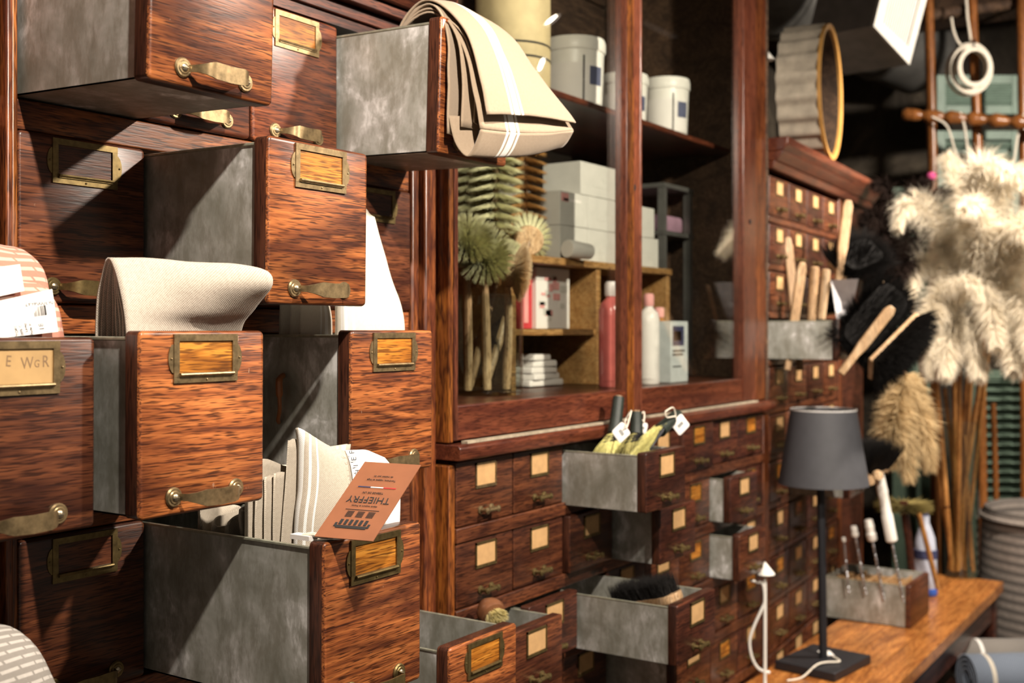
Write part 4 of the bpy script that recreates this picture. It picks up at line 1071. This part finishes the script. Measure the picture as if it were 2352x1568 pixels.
# ------------------------------------------------------------------ loose zinc drawer on the table with bottle brushes
zb_ = Vector((3.073, .775, TZ+.0008)); bx_ = thing('loose_drawer', 'loose zinc drawer with wooden front standing on the table', 'drawer box', zb_)
MBX = Matrix.Translation(zb_+Vector((.1, 0, 0)))
bb_ = bin_mesh(.20, .215, .110); MB().add(bb_.v, bb_.f, MBX @ Matrix.Translation((0,.014,0))).build('metal_bin', ZINC, bx_, smooth=0)
r_ = rim_mesh(.20, .215, .110); MB().add(r_.v, r_.f, MBX @ Matrix.Translation((0,.014,0))).build('rolled_rim', RIMZ, bx_)
MB().panel(.202, .113, .0135, .004, .002, MBX).build('front', OAKM, bx_)
CARDB = plain('brown_cardboard', (.40,.23,.10), .85)
for i in range(4): MB().box(-.096, .096, .045+.042*i, .047+.042*i, .003, .100, MBX).build('divider', CARDB, bx_)
for i in range(3): MB().box(-.05+.05*i, -.048+.05*i, .0165, .226, .003, .098, MBX).build('divider', CARDB, bx_)
def twist_brush(pb, pt, hlen, hr, lab, d):
    a, b_ = atD(*pb, d), atD(*pt, d); t = thing('bottle_brush', lab, 'brush', a, group='white handled brushes in the loose drawer')
    ax = (b_-a); a2 = a-ax.normalized()*.05
    n = 40; s = ax.orthogonal().normalized(); q = ax.normalized().cross(s)
    for ph in (0, pi):
        MB().tube([a2.lerp(b_, i/n)+(s*cos(i*1.1+ph)+q*sin(i*1.1+ph))*.0018 for i in range(n+1)], .0018, 6).build('twisted_wire', plain('bright_wire', (.5,.5,.52), .3, .9), t)
    M = aim(b_-ax.normalized()*.004, b_+ax)
    MB().lathe([(0,0),(hr*.8,0),(hr,.004),(hr,hlen*.35),(hr*.86,hlen*.38),(hr*.86,hlen*.62),(hr*.95,hlen*.64),(hr*.8,hlen*.97),(hr*.6,hlen),(0,hlen)], 18, M).build('handle', WHITE, t)
twist_brush((1945,1318), (1938,1240), .012, .006, 'thin bottle brush next to the lamp pole', 3.06)
twist_brush((1981,1322), (1964,1229), .030, .010, 'bottle brush with the short white knob', 3.04)
twist_brush((2022,1335), (2003,1238), .058, .0135, 'bottle brush with the medium white handle', 3.02)
twist_brush((2067,1340), (2048,1240), .205, .015, 'bottle brush with the long white handle', 3.00)

# ------------------------------------------------------------------ black brushes in the upper open far drawer
def block_brush(c, ax, up, L, Wd, H, lab, hand=None, n=1500, seed=1, m=BLACK, hw=.011, sp=1.0):
    c, ax, up = Vector(c), Vector(ax).normalized(), Vector(up); sd = ax.cross(up).normalized(); up = sd.cross(ax).normalized()
    M = frame_matrix(c, ax, sd, up); t = thing('hand_brush', lab, 'brush', c, group='black hand brushes by the far cabinet')
    def fn(r):
        x = r.uniform(-1, 1); y = r.uniform(-1, 1)
        return M @ Vector((x*L*.46, y*Wd*.40, -H*.1)), M.to_3x3() @ Vector((x*abs(x)*.95*sp+r.gauss(0,.10*sp), y*abs(y)*1.15*sp+r.gauss(0,.10*sp), 1)), H*(.90+.22*r.random())
    b = spikes(MB(), n*2, fn, .0013, seed); K = 18; pr = []
    for i in range(K):
        a = 2*pi*i/K; pr.append((L*.47*(abs(cos(a))**.5)*(1 if cos(a) > 0 else -1), Wd*.44*(abs(sin(a))**.5)*(1 if sin(a) > 0 else -1)))
    b.add([(x, y, -.004) for x, y in pr]+[(x*.98, y*1.0, H*.50) for x, y in pr], [tuple(range(K))[::-1], tuple(range(K, 2*K))]+[(i, (i+1)%K, K+(i+1)%K, K+i) for i in range(K)], M)
    b.build('bristles', m, t, smooth=0)
    MB().box(-L*.5, L*.5, -Wd*.40, Wd*.40, -.016, -.003, M).build('wooden_back', PALEW, t, bevel=.003)
    if hand:
        p, q = Vector(hand[0]), Vector(hand[1]); e = (q-p)
        sx = e.cross(Vector((CA, SA, 0))).normalized()
        HMt = frame_matrix(p, sx, e.normalized().cross(sx), e.normalized()); l = e.length
        poly = [(-hw*.7,0),(hw*.7,0),(hw*.72,l*.30),(hw,l*.42),(hw,l*.93),(hw*.6,l),(-hw*.6,l),(-hw,l*.93),(-hw,l*.42),(-hw*.72,l*.30)]
        MB().prism(poly, -.007, .007, HMt).build('handle', PALEW, t, bevel=.003)
D = 2.72
block_brush(atD(1880, 790, D+.02), (.9,-.3,.15), (.1,-.25,.95), .11, .07, .06, 'black brush lying lowest in the upper zinc drawer', (atD(1808, 850, D-.01), atD(1843, 602, D-.02)), 1300, 1, sp=.35)
block_brush(atD(1900, 700, D+.14), (.9,-.3,.1), (.1,-.6,.7), .10, .06, .05, 'black brush half hidden behind the lowest one', (atD(1838, 850, D+.10), atD(1808, 545, D+.12)), 1000, 2, sp=.5)
block_brush(atD(2000, 735, D-.05), (.62,-.45,.75), (-.55,-.6,.25), .20, .10, .055, 'big oval black brush tilted over the drawer front', None, 1900, 3)
block_brush(atD(2060, 800, D-.10), (.62,-.45,.62), (.35,-.85,.1), .17, .10, .055, 'oval black brush with pale handle hanging in front', (atD(1930, 858, D-.16), atD(2050, 705, D-.16)), 1900, 4, hw=.012)
block_brush(atD(1965, 600, D+.25), (.8,-.4,.3), (-.3,-.6,.6), .14, .09, .06, 'black brush with tall pale handle at the back', (atD(1925, 650, D+.2), atD(1948, 460, D+.2)), 1200, 5, hw=.013)
for i, (a, b_, lab) in enumerate((((1868,672),(1872,612),'stub pale handle beside the tall brush'), ((1893,668),(1898,618),'second stub pale handle beside the tall brush'))):
    p, q = atD(*a, D+.05), atD(*b_, D+.05); e = q-p; p = p-e*1.3
    tag(MB().tube([p, p.lerp(q, .8), q-e*.05, q], [.010,.0115,.0105,.006], 12).build('brush_handle', PALEW), lab, 'brush handle')
sl = thing('metal_scoop', 'flared grey metal scoop among the black brushes', 'scoop', atD(1940, 700, D+.02))
MB().add([atD(1908,643,D+.03), atD(1972,640,D-.03), atD(1952,735,D), atD(1922,735,D), atD(1908,643,D+.045), atD(1972,640,D-.015), atD(1952,735,D+.015), atD(1922,735,D+.015)], [(0,1,2,3),(7,6,5,4),(0,4,5,1),(1,5,6,2),(2,6,7,3),(3,7,4,0)]).build('blade', plain('dull_grey_tin', (.34,.33,.34), .45, .5), sl)
# dust brush in the lower open far drawer
block_brush(atD(2000, 1072, 2.86), (.96,-.2,.05), (.0,-.1,1), .12, .06, .075, 'black dusting brush with wooden handle beside the lamp shade', (atD(1990, 1096, 2.85), atD(1880, 1120, 2.80)), 1500, 8, hw=.009, sp=.5)
for px, py in ((2012, 1090), (1993, 1102)):
    tag(MB().lathe([(0,0),(.011,.001),(.013,.010),(.011,.019),(0,.02)], 14, aim(atD(px, py, 2.80), atD(px+8, py+2, 2.78))).build('wooden_knob', PALEW), 'pale turned wooden knob ' + ('nearer the white handle' if px == 2012 else 'nearer the lamp shade'), 'knob')

# ------------------------------------------------------------------ feather dusters
FEATH = plain('cream_ostrich_feather', (.90,.81,.66), .9, 0, .06, 8, spec=.1); FEATHB = plain('buff_feather', (.62,.47,.27), .85, 0, .18, 8, spec=.1); FEATHD = plain('black_brown_feather', (.016,.010,.008), 1.0, 0, .5, 12, spec=.05)
for fm_ in (FEATH, FEATHB):                 # thin barbs let some light through
    nt = fm_.node_tree; bs = nt.nodes['Principled BSDF']; tl = N(nt, 'ShaderNodeBsdfTranslucent'); mx = N(nt, 'ShaderNodeMixShader', Fac=.42)
    nt.links.new(bs.inputs['Base Color'].links[0].from_socket, tl.inputs[0])
    nt.links.new(bs.outputs[0], mx.inputs[1]); nt.links.new(tl.outputs[0], mx.inputs[2]); nt.links.new(mx.outputs[0], nt.nodes['Material Output'].inputs[0])
def plume(b, path, wid, nb, r, bw=.0022, droop=.35):
    P_ = spline(path, 6); n = len(P_)
    for k in range(nb):
        t = (k+r.random())/nb; i = min(n-2, int(t*(n-1))); f = t*(n-1)-i
        p = P_[i].lerp(P_[i+1], f); tg = (P_[min(n-1, i+2)]-P_[max(0, i-1)]).normalized()
        s = Matrix.Rotation(r.random()*2*pi, 3, tg) @ tg.orthogonal().normalized()
        l = wid*(.30+.70*sin(pi*min(1, t*.80+.14)))*(.55+.75*r.random())
        d = (s*.9+tg*(.1+1.0*t*t+.5*r.random())).normalized()
        cu = Vector(noise.noise_vector(p*9))*.35+Vector((0,0,-droop*1.3))
        p1 = p+d*l*.38; d2 = (d+cu*.7).normalized(); p2 = p1+d2*l*.34; d3 = (d2+cu*.9).normalized(); p3 = p2+d3*l*.34
        w = d.cross(Vector((r.gauss(0,1), r.gauss(0,1), r.gauss(0,1)))).normalized()*bw
        v = len(b.v); b.v += [tuple(x) for x in (p-w*.5, p+w*.5, p1-w, p1+w, p2-w*.7, p2+w*.7, p3)]
        b.f += [(v,v+1,v+3,v+2), (v+2,v+3,v+5,v+4), (v+4,v+5,v+6)]
def duster(root, paths, end, m, lab, wid=.055, nb=2000, seed=1, rod=BAMBOO, rr=.007, droop=.35, group='feather dusters in the tall glass vase', bw=.0010):
    root, end = Vector(root), Vector(end); t = thing('feather_duster', lab, 'duster', end, group=group); r = random.Random(seed)
    MB().tube([end, end.lerp(root, .5)+Vector((.002,.001,0)), root], rr, 10).build('stick', rod, t)
    for p in paths:
        b = MB(); plume(b, [root]+[Vector(q) for q in p], wid*(.9+.2*r.random()), nb, r, bw, droop); b.build('plume', m, t, smooth=0)
    return t
vb = atZ(2208, 1322, TZ+.001); DV = vb.x*CA+vb.y*SA
def V_(px, py, k=0): return atD(px, py, DV+k)
def L3(k0, k1, *pts): return [V_(px, py, k0+(k1-k0)*(i+1)/len(pts)) for i, (px, py) in enumerate(pts)]
duster(V_(2190, 700, -.03), [L3(-.03,-.22,(2170,580),(2115,490),(2075,478),(2062,520)), L3(-.03,-.20,(2165,640),(2110,600),(2088,640),(2090,690)), L3(-.03,-.12,(2180,600),(2160,520),(2130,470),(2100,450)), L3(-.03,-.24,(2175,670),(2150,690),(2128,740),(2125,790)), L3(0,.05,(2200,600),(2205,490),(2190,400),(2175,365))], V_(2196, 1300, 0), FEATH, 'cream feather duster leaning towards the black feathers', .072, 2600, 1)
duster(V_(2240, 690, -.04), [L3(-.04,-.30,(2240,560),(2235,440),(2262,385),(2300,390)), L3(-.04,-.34,(2260,560),(2290,450),(2330,400),(2365,430)), L3(-.04,-.36,(2245,600),(2255,520),(2240,470),(2215,480)), L3(-.04,-.38,(2270,610),(2310,540),(2350,520),(2385,560)), L3(-.04,-.30,(2250,640),(2270,680),(2285,740),(2290,790))], V_(2206, 1305, -.02), FEATH, 'tallest cream feather duster at the top of the bunch', .080, 2800, 2)
duster(V_(2275, 760, -.06), [L3(-.06,-.40,(2310,640),(2350,600),(2390,640),(2400,700)), L3(-.06,-.40,(2300,690),(2345,690),(2370,750),(2372,810)), L3(-.06,-.42,(2320,600),(2370,520),(2410,500),(2440,540)), L3(-.06,-.36,(2290,720),(2315,760),(2330,810),(2330,850))], V_(2214, 1308, .03), FEATH, 'cream feather duster cut by the picture edge', .078, 2600, 3)
duster(V_(2205, 780, -.08), [L3(-.08,-.20,(2170,720),(2140,760),(2130,820),(2135,860)), L3(-.08,-.26,(2195,740),(2180,790),(2170,830),(2172,860)), L3(-.08,-.26,(2225,740),(2235,790),(2245,835),(2248,862)), L3(-.08,-.30,(2190,700),(2200,660),(2230,650),(2250,690)), L3(-.08,-.22,(2180,740),(2150,720),(2118,740),(2105,790))], V_(2201, 1310, -.03), FEATH, 'cream feather duster drooping lowest over the canes', .062, 2400, 4, droop=.6)
duster(V_(2085, 650, -.12), [L3(-.12,-.24,(2050,560),(2010,500),(1985,510)), L3(-.12,-.22,(2070,540),(2040,440),(2010,425)), L3(-.12,-.26,(2040,600),(2000,580),(1980,620)), L3(-.12,-.10,(2090,520),(2100,440),(2130,420)), L3(-.12,-.06,(2110,540),(2140,460),(2175,440)), L3(-.12,-.27,(2060,600),(2030,540),(2000,560)), L3(-.12,-.28,(2080,600),(2060,650),(2060,700))], V_(2188, 1300, .02), FEATHD, 'dark brown feather duster behind the cream ones', .055, 1300, 6)
# buff duster hanging head down beside the canes
duster(V_(2075, 860, -.55), [L3(-.55,-.62,(2055,930),(2040,1000),(2045,1065)), L3(-.55,-.58,(2075,940),(2080,1020),(2085,1095)), L3(-.55,-.54,(2100,930),(2120,1000),(2135,1070)), L3(-.55,-.64,(2065,920),(2060,980),(2065,1040)), L3(-.55,-.52,(2095,900),(2105,960),(2110,1030))], V_(2060, 790, -.50), FEATHB, 'buff feather duster hanging head down in front of the canes', .058, 1900, 7, droop=.15, group='feather dusters by the far cabinet')
# moss-green brush head on a stand below it
ms = V_(2075, 1165, -.45); mb = thing('cobweb_brush', 'olive green round brush below the hanging buff duster', 'brush', ms)
def fn(r):
    a = r.random()*2*pi; return ms+Vector((cos(a)*.02, sin(a)*.02, r.uniform(-.006,.010))), (cos(a), sin(a), r.gauss(.05,.12)), .062*(.8+.3*r.random())
spikes(MB(), 1300, fn, .0018, 5).build('bristles', plain('olive_fibre', (.16,.12,.03), .85, 0, .4, 120), mb)
MB().tube([ms+Vector((0,0,.015)), ms+Vector((.02,-.01,-.10)), Vector((ms.x+.05, ms.y-.02, TZ+.001))], [.012,.010,.008], 10).build('stick', OAKD, mb)
# tall vase with canes
vs_ = thing('tall_vase', 'tall clear glass vase full of canes on the table', 'vase', (vb.x, vb.y, TZ))
MB().lathe([(0,0),(.050,0),(.053,.003),(.056,.50),(.053,.50),(.0505,.010),(0,.010)], 32, Matrix.Translation((vb.x, vb.y, TZ+.0006))).build('vase_body', JAR, vs_)
canes = [((2150,870),(2185,1310),.0085),((2135,905),(2200,1316),.007),((2225,840),(2190,1312),.0085),((2255,850),(2198,1240),.008),((2240,930),(2172,1306),.0065),((2200,880),(2235,1318),.008),((2215,1000),(2232,1300),.0065),((2170,890),(2218,1320),.0075)]
words = ('leaning far out towards the hanging duster', 'second from the hanging duster', 'crossing behind the middle of the vase', 'thick and leaning towards the shutter', 'thin and pale with a dark joint', 'long and crossing to the far side of the vase', 'short and pale at the shutter side', 'in the middle of the bunch')
for i, ((a, b_, rr), w) in enumerate(zip(canes, words)):
    k = -.03+.06*((i*37) % 10)/10; p, q = V_(*b_, k), V_(*a, k*1.6)
    p.x = vb.x+max(-.036, min(.036, p.x-vb.x)); p.y = vb.y+max(-.036, min(.036, p.y-vb.y)); p.z = max(p.z, TZ+.014)
    t = thing('cane', 'honey coloured cane ' + w, 'cane', p, group='canes in the tall vase')
    MB().tube([p, p.lerp(q, .5), q], [rr*.9, rr, rr*.95], 10).build('shaft', BAMBOO, t)
    if i in (4, 6, 0): 
        for f in (.33, .70): MB().tube([p.lerp(q, f), p.lerp(q, f+.008)], rr*1.12, 10).build('joint', OAKD, t)
# orange stick and a pale stick leaning outside the vase
for a, b_, k, m, rr, lab in (((2281,925),(2298,1440),.35,LADDERW,.010,'orange broomstick standing in front of the green shutter'), ((2108,1170),(2155,1352),-.35,BAMBOO,.0075,'pale stick leaning on the blue bottle')):
    tag(MB().tube([V_(*b_, k), V_(*a, k)], rr, 12).build('stick', m), lab, 'stick')
q = atZ(2125, 1365, TZ+.0008); t = thing('spray_bottle', 'white and blue plastic bottle behind the pale stick', 'bottle', q); M = Matrix.Translation(q)
MB().lathe([(0,0),(.032,0),(.034,.004),(.034,.03),(.0342,.031),(.033,.12),(.028,.17),(.016,.205),(.012,.215),(.012,.235),(0,.235)], 22, M).build('body', plain('pale_blue_plastic', (.42,.44,.52), .35), t)
MB().lathe([(.0343,.002),(.0348,.003),(.0348,.022),(.0343,.023)], 22, M).build('blue_band', plain('blue_plastic', (.03,.10,.42), .4), t)
MB().lathe([(.0337,.11),(.0345,.111),(.0343,.135),(.0330,.136)], 22, M).build('navy_band', NAVY, t)
MB().tube([q+Vector((0,0,.235)), q+Vector((0,0,.262))], .010, 10).build('cap', NAVY, t)

# ------------------------------------------------------------------ ladder rack, rope coil, shutters, duct
DL = 4.25
lad = thing('turned_ladder', 'varnished ladder with a turned wooden rung', 'ladder', atD(2190, 400, DL))
for a, b_ in (((2131,-60),(2143,420)), ((2230,-60),(2248,420)), ((2345,-60),(2352,420))):
    p, q = atD(*a, DL), atD(*b_, DL); q2 = Vector((q.x+(q.x-p.x)*.8, q.y+(q.y-p.y)*.8, 0)); MB().tube([p, q, q2], .018, 14).build('rail', LADDERW, lad)
pr, qr = atD(2072, 262, DL+.02), atD(2420, 286, DL-.15); prof = []
L__ = (qr-pr).length
for i in range(61):
    f = i/60; prof.append((.012+.012*abs(sin(f*pi*7))**.7+(.004 if i % 9 < 3 else 0), f*L__))
prof = [(0, 0)]+prof+[(0, L__)]
MB().lathe(prof, 16, aim(pr, qr)).build('turned_rung', LADDERW, lad)
pr, qr = atD(2100, 40, DL+.05), atD(2420, -5, DL+.05); MB().tube([pr, qr], .022, 12).build('top_rung', BEAMW, lad)
rc = atD(2232, 155, DL-.08); co = thing('rope_coil', 'white rope coil hanging from the ladder', 'rope', rc)
fx = Vector((CA, SA, 0)); rr_ = Vector((SA, -CA, 0))
pk_ = atD(2139, 404, DL-.022); MB().lathe([(0,-.016),(.014,-.012),(.019,0),(.013,.012),(0,.016)], 14, Matrix.Translation(pk_)).build('pink_tie', plain('pink_tape', (.75,.10,.30), .6), lad)
b = MB(); r = random.Random(2)
for k in range(11):
    ra = .057+.028*r.random(); off = fx*r.uniform(-.03,.03)+rr_*r.uniform(-.008,.008)+Vector((0,0,r.uniform(-.008,.006)))
    b.tube([rc+off+rr_*cos(2*pi*i/28)*ra*.90+Vector((0,0,1.08*sin(2*pi*i/28)*ra)) for i in range(29)], .0052, 8)
b.build('coil', ROPE, co)
MB().tube([rc+Vector((0,0,.075)), atD(2222, 40, DL-.08), atD(2217, -40, DL-.08)], .0045, 8).build('hanging_end', ROPE, co)
MB().tube([rc+Vector((0,0,.06))+rr_*.004, rc+Vector((0,0,.10))+rr_*.004-fx*.02], .004, 8).build('tie', BLACKM, co)
for i, pts in enumerate(([(2140,268),(2165,280),(2180,300),(2195,350),(2220,400)], [(2205,258),(2215,290),(2222,340),(2232,400)], [(2352,262),(2340,300),(2330,360),(2322,410)], [(2185,40),(2190,70),(2200,95),(2215,110)])):
    tag(MB().tube(spline([atD(*q, DL-.06) for q in pts], 5), .0042, 8).build('cord', ROPE), 'white cord ' + ('looped over the turned rung beside the ladder rail', 'hanging straight below the turned rung', 'hanging at the picture edge below the rung', 'short piece above the rope coil')[i], 'cord')
DS = 4.5
def shutter(x0, x1, y0, y1, d, m, lab, slats, sl=None):
    a, b_ = atD(x0, y1, d), atD(x1, y1, d); h = atD(x0, y0, d).z-a.z; w = (b_-a).length
    t = thing('shutter', lab, 'shutter', a); ux = (b_-a).normalized(); uy = Vector((-ux.y, ux.x, 0))
    if uy.dot(Vector((CA, SA, 0))) < 0: uy = -uy
    M = frame_matrix(a, ux, uy, Vector((0,0,1))); fr = .035
    MB().box(0, fr, 0, .03, 0, h, M).build('stile', m, t, bevel=.002); MB().box(w-fr, w, 0, .03, 0, h, M).build('stile', m, t, bevel=.002)
    MB().box(fr, w-fr, 0, .03, h-fr, h, M).build('rail', m, t, bevel=.002); MB().box(fr, w-fr, 0, .03, 0, fr, M).build('rail', m, t, bevel=.002)
    if slats:
        for k in range(slats):
            z = fr+(h-2*fr)*(k+.5)/slats
            MB().box(fr, w-fr, -.016, .016, -.003, .003, M @ Matrix.Translation((0,.015,z)) @ Matrix.Rotation(radians(-38), 4, 'X')).build('slat', sl or m, t)
        MB().box(fr, w-fr, .031, .036, fr, h-fr, M).build('backing', m, t)
    else: MB().box(fr, w-fr, .012, .022, fr, h-fr, M).build('panel', m, t)
shutter(2152, 2345, 172, 262, DS, GREEN, 'grey green shutter behind the rope coil', 8)
shutter(2152, 2345, 300, 700, DS, GREEN, 'grey green panel shutter behind the feathers', 14)
shutter(2222, 2420, 850, 1600, 4.36, GREEND, 'dark green louvred shutter behind the canes', 34)
shutter(2050, 2150, 430, 1600, 4.62, GREEND, 'dark green shutter behind the black brushes', 0)
DK = 4.6
dk = thing('air_duct', 'dented round grey air duct with a white grille box', 'duct', atD(1900, 60, DK))
p, q = atD(1600, -110, DK-.3), atD(2115, 120, DK+.35); MB().lathe([(0,0),(.185,0),(.185,(q-p).length),(0,(q-p).length)], 40, aim(p, q)).build('round_duct', IRON, dk)
for f in (.35, .8): MB().lathe([(.186,0),(.194,.006),(.194,.03),(.186,.036)], 40, aim(p.lerp(q, f), q)).build('duct_collar', IRON, dk)
g0, g1, g2, g3 = atD(2000, 60, 3.78), atD(2082, 149, 3.95), atD(2150, -112, 3.95), atD(2042, -112, 3.78)
bk = Vector((CA, SA, 0))*.16 - Vector((SA, -CA, 0))*.17
MB().add([g0, g1, g2, g3, g0+bk, g1+bk, g2+bk, g3+bk], [(0,1,2,3),(7,6,5,4),(0,4,5,1),(1,5,6,2),(2,6,7,3),(3,7,4,0)]).build('grille_box', plain('grey_box_tin', (.42,.40,.38), .5, .3, .2, 15), dk)
nrm = (g1-g0).cross(g3-g0).normalized()
if nrm.dot(g0-Vector((0, 0, CZ))) > 0: nrm = -nrm
def gq(s0, s1, t0, t1, off): 
    f = lambda s, t: g0.lerp(g1, s).lerp(g3.lerp(g2, s), t)+nrm*off
    return [f(s0,t0), f(s1,t0), f(s1,t1), f(s0,t1)]
def slab(q0, q1, name, m): MB().add(q0+q1, [(0,3,2,1),(4,5,6,7),(0,1,5,4),(1,2,6,5),(2,3,7,6),(3,0,4,7)]).build(name, m, dk, smooth=0)
for s0, s1, t0, t1 in ((0,1,0,.12), (0,1,.88,1), (0,.14,.12,.88), (.86,1,.12,.88)): slab(gq(s0,s1,t0,t1,0), gq(s0,s1,t0,t1,.012), 'grille_frame', WHITE)
for i in range(14): slab(gq(.15+.05*i,.185+.05*i,.12,.88,.001), gq(.15+.05*i,.185+.05*i,.12,.88,.009), 'grille_slat', WHITE)

# ------------------------------------------------------------------ baskets and rolled mats at the lower right
def striped(name, c, c2, per):
    m, nt, bs = newmat(name); tc = N(nt, 'ShaderNodeTexCoord'); sp = N(nt, 'ShaderNodeSeparateXYZ'); nt.links.new(tc.outputs['Object'], sp.inputs[0])
    f = math_(nt, 'FRACT', math_(nt, 'MULTIPLY', sp.outputs[2], 1/per)); n = noise_(nt, coords(nt, (1,1,1)), 60, 4, .6)
    nt.links.new(mixc(nt, math_(nt, 'MULTIPLY', ramp(nt, f, [(.35,(0,)*3),(.5,(1,)*3),(.9,(1,)*3),(1,(0,)*3)]), math_(nt, 'ADD', n, .3)), c, c2), bs.inputs['Base Color']); bs.inputs['Roughness'].default_value = .9
    bump(nt, bs, n, .5, .004); return m
RUG = striped('striped_grey_weave', (.10,.085,.075), (.27,.23,.20), .030)
bk_ = Vector((4.10, .55, 0)); t = thing('woven_basket', 'large round basket of striped grey weave', 'basket', (bk_.x, bk_.y, 0))
rT = atD(2300, 1200, 3.45).z
MB().lathe([(0,.004),(.20,.004),(.245,.15),(.26,.40),(.245,rT-.02),(.235,rT),(.222,rT-.01),(.235,.4),(.21,.05),(0,.03)], 48, Matrix.Translation((bk_.x, bk_.y, 0))).build('basket_body', RUG, t)
vv = [(bk_.x+.248*cos(a), bk_.y+.248*sin(a), rT-.03) for a in [2*pi*i/40 for i in range(41)]]
MB().tube(vv, .010, 8).build('basket_rim', RUG, t)
BLUEM = cloth_mat('grey_blue_mat', (.17,.20,.25), (.10,.12,.16), [(.05,.012), (.20,.012)], period=.006, stripe_col=(.55,.50,.42)); GREYM = cloth_mat('grey_mat', (.22,.20,.18), (.13,.12,.11), [(.06,.01)], period=.006)
def rolled(c, ax, R, L, m, lab, z=None):
    c, ax = Vector(c), Vector(ax).normalized(); s = ax.cross(Vector((0,0,1))).normalized(); u = s.cross(ax); b = MB(); b.uv = []; n = 90
    for i in range(n+1):
        a = i/n*2*pi*4; r = R*(.30+.70*i/n)
        for k in range(2): b.v.append(tuple(c+ax*(k*L)+s*cos(a)*r+u*sin(a)*r)); b.uv.append((k*L, i*.012))
    b.f = [(2*i, 2*i+2, 2*i+3, 2*i+1) for i in range(n)]
    tag(b.build('rolled_mat', m, smooth=60, solid=.006), lab, 'mat', 'rolled mats under the table end')
crate = thing('mat_shelf', 'dark low shelf carrying rolled mats at the table end', 'shelf', (3.85, .55, 0))
e = atD(2235, 1548, 3.02); e.y -= .0
MB().box(e.x-.10, e.x+.45, e.y-.30, e.y+.15, e.z-.11, e.z-.09).build('board', OAKD, crate); 
for dx, dy in ((-.09,-.29), (.43,-.29), (-.09,.13), (.43,.13)): MB().box(e.x+dx, e.x+dx+.02, e.y+dy, e.y+dy+.02, 0, e.z-.1105).build('leg', OAKD, crate)
rolled(e+Vector((.02,.02,-.018)), (SA*.9+.1,-CA*.9,.0), .068, .26, BLUEM, 'blue grey rolled mat with cream stripes')
rolled(e+Vector((.22,.09,-.025)), (SA*.9,-CA*.9,.0), .060, .24, GREYM, 'grey rolled mat behind the blue one')
